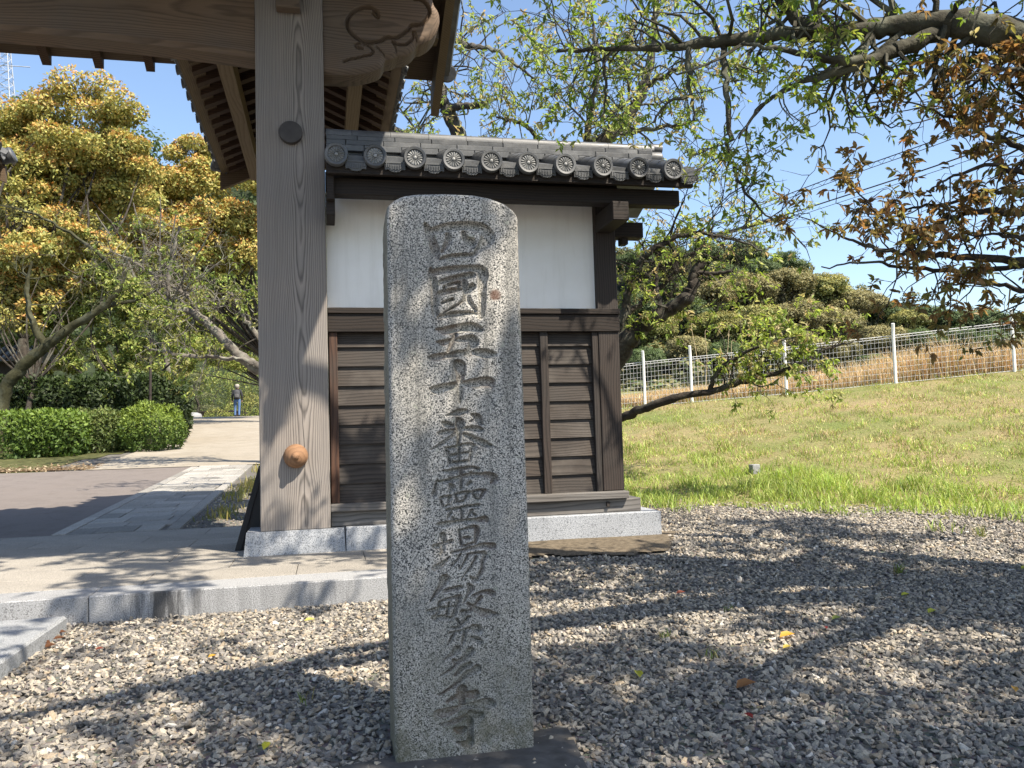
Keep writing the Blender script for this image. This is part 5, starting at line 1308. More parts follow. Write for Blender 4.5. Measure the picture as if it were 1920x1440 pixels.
shrub('camellia_shrub', 'glossy bright green clipped shrub at the left edge of the drive', 'shrub', [(gp(30, 19.3, .45), (1.05, .8, .62), True), (gp(105, 19.6, .45), (.75, .8, .62), True)], 5200, .10, SG, ST, 61)
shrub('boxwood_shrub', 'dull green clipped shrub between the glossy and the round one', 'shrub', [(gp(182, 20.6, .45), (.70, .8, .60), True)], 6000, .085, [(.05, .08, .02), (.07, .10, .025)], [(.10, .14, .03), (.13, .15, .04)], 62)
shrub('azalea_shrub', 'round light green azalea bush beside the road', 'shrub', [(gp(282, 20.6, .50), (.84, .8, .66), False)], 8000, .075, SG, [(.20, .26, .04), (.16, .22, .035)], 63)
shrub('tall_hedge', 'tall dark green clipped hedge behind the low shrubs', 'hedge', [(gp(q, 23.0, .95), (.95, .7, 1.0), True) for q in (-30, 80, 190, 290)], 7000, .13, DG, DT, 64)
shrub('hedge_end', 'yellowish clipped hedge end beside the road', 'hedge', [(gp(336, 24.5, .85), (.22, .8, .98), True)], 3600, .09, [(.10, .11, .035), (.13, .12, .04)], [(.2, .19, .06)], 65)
shrub('round_garden_shrub', 'yellow-green mounded shrub right of the walking person', 'shrub', [(gp(470, 50, .55), (1.5, 1.0, .9), False)], 2400, .10, UG, [(.22, .21, .06)], 66)
shrub('small_round_shrub', 'small yellow-green clipped ball near the garden stone', 'shrub', [(gp(405, 47, .15), (.65, .6, .45), False)], 900, .08, UG, [(.26, .26, .06)], 67)
for q, d, sd, lab in ((350, 56, 68, 'dark bushy evergreen beyond the road crest left of the bench'), (425, 62, 69, 'dark evergreen screen beyond the walking person'), (500, 60, 70, 'dark evergreen screen close to the pillar edge')):
    shrub('evergreen_bush', lab, 'bush', [(gp(q, d, 1.6), (2.0, 1.2, 2.2), False), (gp(q + 35, d + 1, 1.9), (1.8, 1.2, 2.4), False)], 2200, .16, [(.05, .07, .02), (.08, .10, .03)], UG, sd, group='evergreens beyond the road')
# cloud-pruned pine: tiers of flat pads
lr = np.random.default_rng(71); lv = Leaves(); wd = MB(); b0 = gp(366, 50, 0)
wd.tube(spline([b0, b0 + [.2, 0, .9], b0 + [-.1, 0, 1.7], b0 + [.1, 0, 2.6]], 4), np.linspace(.12, .04, 13), 6)
for i, (dx, hz, w_) in enumerate([(-.5, .45, .8), (.6, .75, .75), (-.6, 1.15, .7), (.45, 1.5, .62), (-.3, 1.9, .55), (.2, 2.3, .5), (.1, 2.7, .38)]):
    c = b0 + np.array([dx, 0, hz]); lobe_leaves(lv, lr, c, (w_, .5, .13), 420, .12, [(.09, .11, .05), (.07, .085, .035)], [(.17, .17, .09)]); wd.tube([b0 + [0, 0, hz - .1], c], [.04, .02], 4, cap=False)
o = thing('garden_pine', 'small tiered cloud-pruned pine at the road crest', 'tree', b0); part('trunk', wd, BARK_DK, o, 60, fix=False); link('crown', lv.mesh('crown', .25, simple=True), LEAF_FAR, o)

# ---------------------------------------------- hills and woods
def hill(name, crest, d0, d1, zb, col, rough=2.0):
    """ridge whose skyline passes through the given sight lines at distance d1"""
    X = np.array([c[0] for c in crest], float); Yp = np.array([c[1] for c in crest], float)
    n = 60; xs = np.linspace(X[0], X[-1], n); ys = np.interp(xs, X, Yp); V = []; lr = np.random.default_rng(len(name))
    for j, f in enumerate(np.linspace(0, 1, 12)):
        for a, b in zip(xs, ys):
            p = at(a, b, d=d1); f2 = f ** 1.25; q = at(a, 800, d=d0 + (d1 - d0) * f)
            V.append((q[0], q[1], zb + (p[2] - zb) * f2 + lr.normal(0, rough * .15)))
    idx = np.arange(12 * n).reshape(12, n); Fq = np.stack([idx[:-1, :-1], idx[:-1, 1:], idx[1:, 1:], idx[1:, :-1]], -1).reshape(-1, 4)
    # run down again behind the crest so that it is a hill and not a screen
    V = np.array(V); back = []
    for f in (.4, .8, 1.0):
        for i in range(n):
            p = V[11 * n + i]; dirv = p[:2] / np.linalg.norm(p[:2]); back.append((p[0] + dirv[0] * (d1 - d0) * f * 1.2, p[1] + dirv[1] * (d1 - d0) * f * 1.2, p[2] * (1 - f) + zb * f))
    V = np.vstack([V, back]); idx = np.arange(15 * n).reshape(15, n); Fq = np.stack([idx[:-1, :-1], idx[:-1, 1:], idx[1:, 1:], idx[1:, :-1]], -1).reshape(-1, 4)
    t = NT(name + '_soil'); v = t.coord('Object'); nn = t.noise(v, .35, 6, .75)
    m = t.done(t.ramp(nn, [(.35, tuple(c * .35 for c in col)), (.65, col)]), .95, t.bump(nn, 1.0, 1.0), .1)
    o = link(name, bigmesh(name, V, Fq, 4), m, None, 180); tag(o, kind='structure'); return V[:12 * n].reshape(12, n, 3)
CREST = [(900, 560), (1150, 480), (1300, 462), (1420, 475), (1500, 500), (1580, 535), (1680, 565), (1800, 585), (1900, 590), (2100, 620), (2500, 690)]
HR = hill('wooded_hill', CREST, 42, 105, 1.5, (.022, .026, .012))  # soil colour darkened to stand in for shade in the gaps between crowns
HL = hill('far_hill', [(-700, 150), (-200, 165), (0, 195), (60, 205), (150, 255), (290, 280), (340, 305), (480, 335), (700, 420), (1000, 560)], 90, 210, 2.0, (.045, .06, .03), 6)
# single trees on the right-hand hill
OLV = [(.14, .13, .055), (.16, .14, .06), (.11, .11, .05)]; OLT = [(.25, .225, .095), (.27, .23, .095), (.22, .21, .085)]
DGF = [(.045, .065, .025), (.055, .08, .028)]; DGT = [(.085, .125, .042), (.10, .14, .045)]
YGF = [(.14, .15, .045), (.12, .14, .045)]; YGT = [(.30, .28, .08), (.28, .25, .07)]
kinds = {'o': ('olive_brown_tree', OLV, OLT, 'billowing olive-brown crown on the wooded hill behind the fence'), 'd': ('dark_green_tree', DGF, DGT, 'dark green crown on the wooded hill behind the fence'), 'y': ('yellow_green_tree', YGF, YGT, 'yellow-green crown on the wooded hill behind the fence')}
trees = [(1470, 540, 62, 92, 'o'), (1400, 548, 58, 88, 'o'), (1545, 548, 55, 90, 'y'), (1330, 560, 55, 80, 'o'), (1610, 575, 50, 90, 'o'), (1500, 600, 58, 78, 'o'), (1420, 610, 55, 72, 'y'), (1570, 612, 50, 76, 'o'), (1340, 615, 52, 66, 'y'), (1285, 590, 50, 70, 'd'), (1250, 545, 48, 84, 'd'), (1655, 590, 42, 95, 'd'), (1700, 605, 40, 92, 'y'), (1740, 598, 42, 98, 'd'), (1790, 605, 42, 98, 'd'), (1845, 610, 42, 98, 'd'), (1895, 612, 42, 98, 'd'), (1650, 640, 48, 72, 'o'), (1720, 645, 46, 72, 'd'), (1790, 645, 46, 74, 'd'), (1860, 650, 46, 74, 'd'), (1930, 645, 46, 76, 'd'), (1500, 655, 48, 60, 'o'), (1430, 665, 44, 56, 'y'), (1570, 665, 48, 60, 'o'), (1360, 670, 44, 54, 'd'), (1290, 660, 46, 54, 'o'), (1230, 620, 48, 58, 'y'), (1210, 680, 44, 50, 'd'), (1640, 690, 44, 58, 'd'), (1200, 580, 48, 66, 'd'), (1350, 518, 42, 98, 'd'), (1425, 510, 40, 104, 'd'), (1960, 610, 46, 98, 'd'), (1250, 490, 48, 108, 'd'), (1325, 480, 46, 108, 'd'), (1400, 480, 42, 110, 'd'), (1190, 500, 46, 100, 'd'), (1470, 500, 40, 106, 'd')]
def crown_proto(pal, top, seed):
    """billowing crown of unit radius: clumps set over a dome, each clump shaded by its own round form"""
    lr = np.random.default_rng(seed); lv = Leaves()
    for j in range(46):
        u = lr.normal(size=3); u /= np.linalg.norm(u); u[2] = abs(u[2]) * .9 - .12
        c = u * np.array([.80, .80, .72]) * lr.uniform(.72, 1.0); rs = lr.uniform(.20, .34); k_ = lr.uniform(.75, 1.2)
        k_ *= 1.2; lobe_leaves(lv, lr, c, (rs, rs, rs * .75), 330, .062, [np.array(p) * k_ for p in pal], [np.array(p) * k_ for p in top], nrm=.32, shell=.7)
    lobe_leaves(lv, lr, (0, 0, -.1), (.75, .75, .6), 900, .10, pal, pal, nrm=.4)
    return lv.mesh('crown', .62, simple=True)
protos = {kd: [crown_proto(kinds[kd][1], kinds[kd][2], 700 + 10 * i + j) for j in range(3)] for i, kd in enumerate(kinds)}
tw = MB().tube(spline([(0, 0, -2.1), (.05, 0, -1.3), (0, .03, -.6), (0, 0, .1)], 3), np.linspace(.10, .04, 10), 7)
for q in range(5): tw.tube([(0, 0, -.7), (.3 * math.cos(q * 1.26), .3 * math.sin(q * 1.26), -.25), (.62 * math.cos(q * 1.26), .62 * math.sin(q * 1.26), .1)], [.045, .03, .012], 5, cap=False)
twm = tw.mesh('trunk')
ORD = ['first', 'second', 'third', 'fourth', 'fifth', 'sixth', 'seventh', 'eighth', 'ninth', 'tenth', 'eleventh', 'twelfth', 'thirteenth', 'fourteenth']
def level(a, b, r_): return 'on the skyline of the hill' if b - r_ < np.interp(a, [c_[0] for c_ in CREST], [c_[1] for c_ in CREST]) + 12 else ('on the middle slope of the hill' if b < 635 else 'at the foot of the hill')
def hill_label(i):
    a, b, r_, d, kd = trees[i]; lv_ = level(a, b, r_); same = sorted(t_[0] for t_ in trees if t_[4] == kd and level(*t_[:3]) == lv_)
    return {'o': 'olive-brown', 'd': 'dark green', 'y': 'yellow-green'}[kd] + ' tree ' + lv_ + ', ' + ORD[same.index(a)] + ' from the wall'
for i, (a, b, r_, d, kd) in enumerate(trees):
    nm, pal, top, lab = kinds[kd]; lab = hill_label(i); lr = np.random.default_rng(200 + i); 
    # stand the tree on the slope where its sight line meets the hill
    best = None
    for f in np.linspace(.02, 1.0, 60):
        dd = 42 + 63 * f; zt_ = at(a, np.interp(a, [c_[0] for c_ in CREST], [c_[1] for c_ in CREST]), d=105)[2]; zs_ = 1.5 + (zt_ - 1.5) * f ** 1.25
        p = at(a, b, d=dd); e_ = abs(p[2] - (zs_ + .75 * r_ * dd / F_PX))
        if best is None or e_ < best[0]: best = (e_, dd)
    d = best[1]; R_ = r_ * d / F_PX; c = at(a, b, d=d)
    o = thing(nm, lab, 'tree', c, nm.replace('_', ' ') + 's on the hill behind the fence')
    o.scale = (R_ * lr.uniform(.95, 1.15), R_ * lr.uniform(.95, 1.15), R_ * lr.uniform(.85, 1.05)); o.rotation_euler = (0, 0, lr.uniform(0, 6.28))
    for pn, pm, mt in (('trunk', twm, BARK_DK), ('crown', protos[kd][i % 3], LEAF_FAR)):
        q = link(pn, pm, mt); q.parent = o
# the rest of the woods reads as one mass
def wood_mass(name, label, G, n, rad, size, pal, top, seed, f0=.1, per=200):
    lr = np.random.default_rng(seed); lv = Leaves()
    for _ in range(n):
        i = int(lr.uniform(f0, 1) * 11.99); j = lr.integers(0, G.shape[1]); c = G[i, j] + lr.normal(0, rad * .5, 3) * [1, 1, .3]
        R_ = rad * lr.uniform(.6, 1.2); k_ = lr.random()
        lobe_leaves(lv, lr, c + [0, 0, R_ * .3], (R_, R_, R_ * .8), per, size, [np.array(p) * (.75 + .5 * k_) for p in pal], [np.array(p) * (.75 + .5 * k_) for p in top], nrm=.3)
    o = link(name, lv.mesh(name, .85, simple=True), LEAF_FAR); tag(o, label, 'woods', kind='stuff')
wood_mass('hill_woods', 'dense mixed woods covering the hill behind the fence', HR, 420, 1.1, .30, DGF + OLV, DGT + OLT, 91, .0)
wood_mass('far_woods', 'distant green woods on the hill behind the orange trees', HL, 420, 5.5, 1.0, DGF, DGT, 92, .3, 100)
# ================================================================== GRASS, FENCE, SMALL THINGS
def blades(name, P, L, wdt, lean, C, seed):
    lr = np.random.default_rng(seed); n = len(P); a = lr.uniform(0, 6.28, n)
    S = np.stack([np.cos(a), np.sin(a), np.zeros(n)], 1); a2 = lr.uniform(0, 6.28, n); Dn = np.stack([np.cos(a2), np.sin(a2), np.zeros(n)], 1)
    ln = lean * lr.uniform(.2, 1.2, n); up = np.array([0, 0, 1.0])
    b0 = P - S * (wdt / 2)[:, None]; b1 = P + S * (wdt / 2)[:, None]
    m = P + up * (L * .6)[:, None] + Dn * (L * ln * .35)[:, None]; tp = P + up * (L * (1 - .3 * ln))[:, None] + Dn * (L * ln)[:, None]
    V = np.stack([b0, b1, m + S * (wdt * .35)[:, None], tp, m - S * (wdt * .35)[:, None]], 1).reshape(-1, 3)
    k = np.arange(n)[:, None] * 5; Fq = np.concatenate([k + np.array([[0, 1, 2, 4]]), k + np.array([[4, 2, 3, 3]])], 1)
    F4 = (k + np.array([[0, 1, 2, 4]])); F3 = (k + np.array([[4, 2, 3]]))
    me = bpy.data.meshes.new(name); me.vertices.add(len(V)); me.vertices.foreach_set('co', V.astype(np.float32).ravel())
    loops = np.concatenate([F4, F3], 1).ravel().astype(np.int32); me.loops.add(len(loops)); me.loops.foreach_set('vertex_index', loops)
    st = np.empty(2 * n, np.int32); st[0::2] = np.arange(n) * 7; st[1::2] = np.arange(n) * 7 + 4
    me.polygons.add(2 * n); me.polygons.foreach_set('loop_start', st); me.update(calc_edges=True)
    ca = me.color_attributes.new('col', 'FLOAT_COLOR', 'POINT'); c4 = np.ones((len(V), 4), np.float32); c4[:, :3] = np.repeat(C, 5, 0); ca.data.foreach_set('color', c4.ravel())
    return me
GRASSM = m_leaf('grass_blade', .35, .55)
lr = np.random.default_rng(400)
def vn(x, y, f, s):
    r_ = np.random.default_rng(s); out = 0
    for i in range(4):
        a = r_.uniform(0, 6.28); k_ = f * r_.uniform(.6, 1.6); out = out + np.sin((x * math.cos(a) + y * math.sin(a)) * k_ + r_.uniform(0, 6))
    return out / 4
n = 360000
x = lr.uniform(2.6, 20, n); y = lr.uniform(4.8, 20, n); s = bank_s(x, y)
vis = ((x < 1.04 * y + .6) | ((x < 1.04 * y + 3.4) & (lr.random(n) < .45))) & ((s > -.25 + .35 * vn(x, y, 5, 1)) | ((s > -1.1) & (vn(x, y, 6.5, 43) > .42) & (lr.random(n) < .35))) & (s < 11.6) & (x > 2.75) & (np.hypot(x, y) < 25)
den = np.clip(1.15 - .05 * np.maximum(s, 0), .45, 1) * np.where(s < .4, .55, 1)
vis &= lr.random(n) < den * np.clip(.85 + .6 * vn(x, y, 6, 41) + .35 * vn(x, y, 13, 42), .12, 1)
x, y, s = x[vis], y[vis], s[vis]; n = len(x)
dry = np.clip(sstep(1.0, 4.5, s + 1.3 * vn(x, y, 1.3, 2) + .9 * vn(x, y, 4.0, 5)) * .85 + .25 * vn(x, y, 2.2, 3), 0, 1)
wet = np.clip(.35 + vn(x, y, 1.8, 7) * 1.2, 0, 1) * sstep(6.8, 5.0, x + .2 * (y - 8))
dry = np.clip(dry * .66 - wet * .7 + .08 * sstep(0, 1.5, s), 0, .8)
G1 = pick_cols(lr, [(.25, .34, .07), (.31, .39, .085), (.19, .28, .05), (.36, .40, .12)], n, .2); G2 = pick_cols(lr, [(.52, .42, .22), (.43, .34, .17), (.38, .37, .14), (.60, .51, .30), (.28, .22, .11), (.36, .26, .15)], n, .2)
sel = (lr.random(n) < dry)[:, None]; C = np.where(sel, G2, G1)
L = np.where(sel[:, 0], lr.uniform(.03, .10, n), lr.uniform(.045, .14, n)) * (1 + wet * 1.1); L = L * np.where(s < .5, .7, 1) * (1 + .7 * np.clip(vn(x, y, 7, 31), -.6, 1) + .4 * np.clip(vn(x, y, 15, 32), -.6, 1)); C = C * (1 + .25 * vn(x, y, 9, 33) + .2 * vn(x, y, 3, 34))[:, None]
me = blades('grass', np.column_stack([x, y, ground_z(x, y) + .005]), L, lr.uniform(.006, .013, n), 1.15, C, 401)
tag(link('grass', me, GRASSM), 'short green and straw-coloured grass on the bank', 'grass', kind='stuff')
# fence line along the top of the bank
fpx = [(1120, 782, 18.9), (1210, 772, 18.7), (1298, 762, 18.4), (1475, 742, 17.8), (1680, 725, 17.3), (1903, 702, 16.9), (2150, 680, 16.4)]
fp = [at(a, b, d=d) for a, b, d in fpx]
for p in fp: p[2] = float(ground_z(p[0], p[1]))
M_WHITE = m_plain('white_paint', (.72, .72, .70), .5, .08, 12)
M_WIRE = m_plain('white_wire', (.50, .50, .49), .5, .08, 12)
fence = thing('mesh_fence', 'white wire mesh fence along the top of the grass bank', 'fence', fp[4])
fz = [at(a, b, d=d)[2] for a, b, d in fpx]
posts = []
for i, p in enumerate(fp):
    ph = 1.30 if i >= 1 else 1.2
    posts.append((p, ph))
    part('post', MB().tube([(p[0], p[1], p[2] - .1), (p[0], p[1], p[2] + ph * .82), (p[0] - .03, p[1] - .05, p[2] + ph)], .034, 8), M_WHITE, fence, 40)
for (p, ph), (q, qh) in zip(posts[:-1], posts[1:]):
    mb = MB(); Lh = np.linalg.norm(q[:2] - p[:2]); nv_ = int(Lh / .075)
    zs = [.05, .16, .27, .38, .49, .60, .71, .82, .93, 1.0]
    for h in zs: mb.tube([p + [0, 0, h], q + [0, 0, h]], .007 if h in (1.0, .05) else .0034, 4, cap=False)
    for j in range(1, nv_):
        b = p + (q - p) * j / nv_; mb.tube([b + [0, -.012, .04], b + [0, -.012, 1.0], b + [0, .03, 1.05]], .0034, 4, cap=False)
    mb.tube([p + [0, .03, 1.05], q + [0, .03, 1.05]], .008, 4, cap=False)
    part('mesh_panel', mb, M_WIRE, fence, fix=False)
# tall dry grass behind the fence
n = 15000; t_ = lr.uniform(0, len(fp) - 1.001, n); i = t_.astype(int); f = (t_ - i)[:, None]; FP = np.array(fp); B = FP[i] * (1 - f) + FP[i + 1] * f
off = lr.uniform(.15, 1.5, n); B[:, 0] += BN[0] * off; B[:, 1] += BN[1] * off; B[:, 2] = ground_z(B[:, 0], B[:, 1])
hgt = np.interp(t_, [0, 2, 3, 3.5, 4, 5, 6], [.3, .3, .38, .52, .66, .74, .7]) * (1 + .45 * vn(B[:, 0], B[:, 1], 4, 11) + .2 * vn(B[:, 0], B[:, 1], 9, 12)) * lr.uniform(.45, 1.1, n)
C = pick_cols(lr, [(.66, .50, .28), (.60, .43, .23), (.74, .60, .38), (.50, .38, .20), (.40, .35, .15)], n, .15)
tag(link('dry_grass', blades('dry_grass', B, hgt, lr.uniform(.012, .022, n), .45, C, 402), GRASSM), 'tall straw-coloured dry grass behind the white fence', 'dry grass', kind='stuff')
# a few dry reed stalks standing above the fence
for k_, (a, b, tx, ty) in enumerate(((1308, 690, 1296, 610), (1320, 690, 1322, 622), (1350, 700, 1368, 612), (1360, 690, 1372, 640))):
    p = at(a, b, d=19.3); q = at(tx, ty, d=19.3); p[2] = float(ground_z(p[0], p[1]))
    o = part('reed_stalk', MB().tube(spline([p, (p + q) / 2 + [.05, 0, .1], q, q + [.12, 0, -.02]], 4), np.linspace(.010, .004, 13), 5), m_plain('reed', (.42, .34, .2), .8), None, 60, fix=False)
    tag(o, ORD[k_] + ' thin pale reed stalk from the wall, standing above the fence', 'reed', 'dry reed stalks behind the fence')
# little boundary stone in the grass
p = at(1416, 908, z=.22); p[2] = float(ground_z(p[0], p[1]))
tag(part('boundary_stone', MB().box(p[0] - .055, p[0] + .055, p[1] - .055, p[1] + .055, p[2] - .1, p[2] + .15, .008), M_KERB), 'small square grey stone marker in the grass', 'marker stone')
# weeds and tufts in the gravel
def tuft(name, label, x, y, n_, h, pal, sd, group=None):
    l2 = np.random.default_rng(sd); P = np.column_stack([x + l2.normal(0, .02, n_), y + l2.normal(0, .02, n_), np.full(n_, float(ground_z(x, y)))])
    o = link(name, blades(name, P, h * l2.uniform(.5, 1.1, n_), l2.uniform(.003, .006, n_), 1.0, pick_cols(l2, pal, n_), sd), GRASSM); tag(o, label, 'weed', group); return o
WP = [(.12, .19, .03), (.17, .22, .05), (.25, .22, .08)]
for k, (a, b, h, n_, lab) in enumerate([(1253, 1192, .06, 22, 'small green weed tuft in the gravel right of the stone pillar'), (1333, 1228, .07, 20, 'pale dry weed tuft near the orange fallen leaf'), (1686, 1072, .10, 30, 'leafy weed in the shaded gravel at right'), (1840, 1020, .14, 40, 'taller weed clump near the grass edge at far right'), (568, 1310, .08, 12, 'thin pale weed in sunlit gravel left of the stone pillar'), (1370, 1140, .05, 14, 'tiny weed sprout in the shaded gravel behind the tuft')]):
    p = at(a, b, z=.02); tuft('weed_tuft', lab, p[0], p[1], n_, h, WP, 500 + k)
n = 900; x = lr.normal(-1.12, .10, n); y = lr.uniform(9.2, 16.5, n); keep = vn(x * 0, y, 2.5, 21) > -.3; x, y = x[keep], y[keep]; n = len(x)
tag(link('weed_strip', blades('weed_strip', np.column_stack([x, y, ground_z(x, y) + .005]), lr.uniform(.05, .16, n), lr.uniform(.008, .014, n), .8, pick_cols(lr, [(.16, .18, .04), (.24, .22, .05), (.30, .25, .08)], n), 510), GRASSM), 'yellow-green weeds along the edge of the stone path', 'weeds', kind='stuff')
# fallen leaves
def fallen(label, px_, py_, L_, ang, col, group=None, tilt=.15):
    p = at(px_, py_, z=.012); z = float(ground_z(p[0], p[1])) + .022; l = Leaves()
    l.add([[0, 0, 0]], [[math.cos(ang), math.sin(ang), tilt]], [[.15, -.2, 1]], [L_], [col])
    o = link('fallen_leaf', l.mesh('fallen_leaf', .5, .14), LEAF); o.location = (p[0], p[1], z); tag(o, label, 'leaf', group); return o
YL, OG, RD, BR = (.50, .50, .06), (.62, .36, .06), (.32, .05, .035), (.30, .15, .06)
for lab, a, b, L_, an, c in [
    ('yellow-green leaf standing on the gravel right of the stone pillar', 1200, 1275, .075, 1.4, YL), ('long orange leaf on sunlit gravel at right', 1462, 1199, .085, .1, OG),
    ('small yellow leaf just below the long orange one', 1468, 1220, .05, .2, (.55, .42, .08)), ('brown curled leaf at the edge of the dark shade', 1380, 1296, .10, .2, BR),
    ('dark red leaf in the shaded gravel at the bottom', 1412, 1352, .045, 1.8, RD), ('small red leaf in the sunlit gravel at right', 1550, 1183, .04, 1.2, RD),
    ('yellow-green leaf in the shade at upper right gravel', 1740, 1153, .07, .3, YL), ('pale green leaf beside the small red leaf', 1560, 1165, .06, .1, (.33, .38, .10)),
    ('red leaf near the stone pillar on upper gravel', 1268, 1116, .06, .05, (.42, .14, .08)), ('orange leaf near the right edge of the gravel', 1905, 1302, .05, 1.0, OG),
    ('yellow leaf in the shade at the far right edge', 1915, 1070, .07, .2, YL), ('green-yellow leaf in the upper shaded gravel', 1690, 1120, .06, .1, YL),
    ('yellow-green leaf at the bottom left of the stone pillar', 494, 1412, .055, 1.3, YL), ('orange leaf on sunlit gravel at left', 390, 1237, .04, .6, OG),
    ('reddish chip of leaf on the gravel near the kerb', 178, 1222, .04, .1, (.42, .13, .08)), ('yellowish leaf on the gravel under the kerb', 570, 1168, .06, .1, (.5, .5, .15))]:
    fallen(lab, a, b, L_, an, c)
for k in range(9):
    fallen('dry red-brown leaf drifted against the granite slab', 112 - 3 * k + random.uniform(-6, 6), 1180 + 5 * k + random.uniform(-4, 4), .055, random.uniform(0, 3), (.13, .06, .03), 'dry leaves drifted against the slab', .12)
# leaf litter on the verge of the drive
n = 2600; x = lr.uniform(-9, -4.4, n); y = 17.3 + lr.exponential(.35, n); l = Leaves(); l.add(np.column_stack([x, y, ground_z(x, y) + .03]), lr.normal(0, 1, (n, 3)) * [1, 1, .2], np.column_stack([lr.normal(0, .3, n), lr.normal(0, .3, n), np.ones(n)]), lr.uniform(.05, .1, n), pick_cols(lr, [(.32, .24, .15), (.24, .17, .10), (.40, .33, .22), (.18, .13, .08)], n))
tag(link('leaf_litter', l.mesh('leaf_litter', .5, simple=True), LEAF_FAR), 'dry brown leaf litter along the verge of the drive', 'leaf litter', kind='stuff')

# ---------------------------------------------------------------- overhead cables
M_CABLE = m_plain('cable_rubber', (.03, .03, .032), .6, .2, 5)
def cable(label, pts, d, r_, coil=False):
    P = spline([at(a, b, d=dd) for (a, b), dd in zip(pts, d)], 10); mb = MB().tube(P, r_, 6)
    if coil:
        n_ = 500; tt = np.linspace(0, len(P) - 1.001, n_); i = tt.astype(int); f = (tt - i)[:, None]; Q = P[i] * (1 - f) + P[i + 1] * f
        a = np.linspace(0, 2 * math.pi * 32, n_); Q = Q + np.column_stack([np.zeros(n_), np.cos(a) * .03, -.055 + np.sin(a) * .05]); mb.tube(Q, r_ * .5, 3, cap=False)
        mb.tube(P - [0, 0, .11], r_ * .8, 5)
    tag(part('overhead_cable', mb, M_CABLE, None, 60, fix=False), label, 'cable')
cable('upper overhead cable lashed to its carrier wire with a spiral', [(1180, 520), (1320, 428), (1450, 375), (1600, 318), (1740, 268), (2000, 170)], (26, 24, 22, 20, 18.5, 16), .012, True)
cable('lower single overhead cable behind the bronze leaves', [(1180, 505), (1310, 450), (1450, 410), (1560, 375), (1740, 316), (2000, 225)], (26, 24, 22, 21, 19, 17), .016)
cable('faint thin overhead wire just under the lower cable', [(1180, 525), (1310, 462), (1450, 420), (1560, 384), (1740, 326), (2000, 238)], (26, 24, 22, 21, 19, 17), .007)
cable('thick black protective sleeve on the lower cable', [(1300, 455), (1370, 434), (1450, 411)], (24.1, 23.0, 21.9), .055)
# ---------------------------------------------------------------- power pylon on the far hill
M_STEEL = m_plain('galvanised_steel', (.42, .44, .46), .5, .1, 3, metal=.3)
b = at(6, 205, d=205); tp = at(4, 70, d=205); H_ = tp[2] - b[2]; mb = MB()
lv_ = np.linspace(0, 1, 12); wf = lambda f: 2.6 * (1 - f) + 1.0 * f
cn = [(-1, -1), (1, -1), (1, 1), (-1, 1)]
def pp(c, f): w_ = wf(f); return (b[0] + c[0] * w_, b[1] + c[1] * w_, b[2] - 6 + (H_ + 6) * f)
for c in cn: mb.tube([pp(c, f) for f in lv_], .11, 4)
for f0, f1 in zip(lv_[:-1], lv_[1:]):
    for i in range(4):
        mb.tube([pp(cn[i], f0), pp(cn[(i + 1) % 4], f1)], .06, 3, cap=False); mb.tube([pp(cn[(i + 1) % 4], f0), pp(cn[i], f1)], .06, 3, cap=False); mb.tube([pp(cn[i], f1), pp(cn[(i + 1) % 4], f1)], .06, 3, cap=False)
for f in (.72, .86, 1.0):
    z = b[2] - 6 + (H_ + 6) * f; mb.tube([(b[0] - 6, b[1], z), (b[0] + 6, b[1], z)], .12, 4)
tag(part('power_pylon', mb, M_STEEL, None, fix=False), 'grey steel lattice pylon on the hill at the left edge', 'pylon')
# ---------------------------------------------------------------- tile-roofed pavilion behind the left trees
c = at(15, 700, d=30); z0 = float(ground_z(c[0], c[1])); pv_ = thing('garden_building', 'low building with dark tiled roof behind the left trees', 'building', (c[0], c[1], z0))
part('wall', MB().box(c[0] - 3.2, c[0] + .5, c[1] - .2, c[1] + 3.0, z0 - .2, z0 + 2.6), M_DARKZ, pv_)
part('door', MB().box(c[0] - 1.2, c[0] - .2, c[1] - .26, c[1] - .202, z0, z0 + 2.0), M_DARKW, pv_)
part('roof', MB().add([(c[0] - 3.8, c[1] - .9, z0 + 2.55), (c[0] + 1.1, c[1] - .9, z0 + 2.55), (c[0] + 1.1, c[1] + 1.4, z0 + 3.6), (c[0] - 3.8, c[1] + 1.4, z0 + 3.6), (c[0] + 1.1, c[1] + 3.7, z0 + 2.55), (c[0] - 3.8, c[1] + 3.7, z0 + 2.55)], [(0, 1, 2, 3), (3, 2, 4, 5), (0, 3, 5), (1, 4, 2), (0, 5, 4, 1)]), M_TILE, pv_)
for i in range(17):
    x = c[0] - 3.75 + i * .3; part('tile_row', MB().tube([(x, c[1] - .95, z0 + 2.6), (x, c[1] + 1.4, z0 + 3.66)], .08, 6), M_TILE, pv_)
# pole among the hedges
p = gp(282, 22.0, 0); tag(part('thin_post', MB().tube([p - [0, 0, .1], p + [0, 0, 1.5], p + [.02, 0, 2.9]], .035, 8), M_DARKZ, None, 40), 'thin dark post standing in front of the tall hedge', 'post')
# ---------------------------------------------------------------- bench and white stone by the crest
b0 = gp(418, 47.5, 0); bn = thing('garden_bench', 'long low dark bench beside the walking person', 'bench', b0)
part('seat', MB().box(b0[0] - 1.3, b0[0] + 1.0, b0[1] - .2, b0[1] + .2, b0[2] + .38, b0[2] + .46, .01), M_DARKW, bn)
for dx in (-1.1, .8): part('leg', MB().box(b0[0] + dx - .06, b0[0] + dx + .06, b0[1] - .16, b0[1] + .16, b0[2] - .05, b0[2] + .379), M_DARKW, bn)
p = gp(363, 46.0, 0); mb = MB().lathe([(.42, -.05), (.46, .12), (.40, .28), (.2, .36), (.0, .37)], 9, Matrix.Translation(p)); tag(part('pale_garden_stone', mb, M_KERB, None, 50), 'pale low stone at the crest of the road', 'stone')
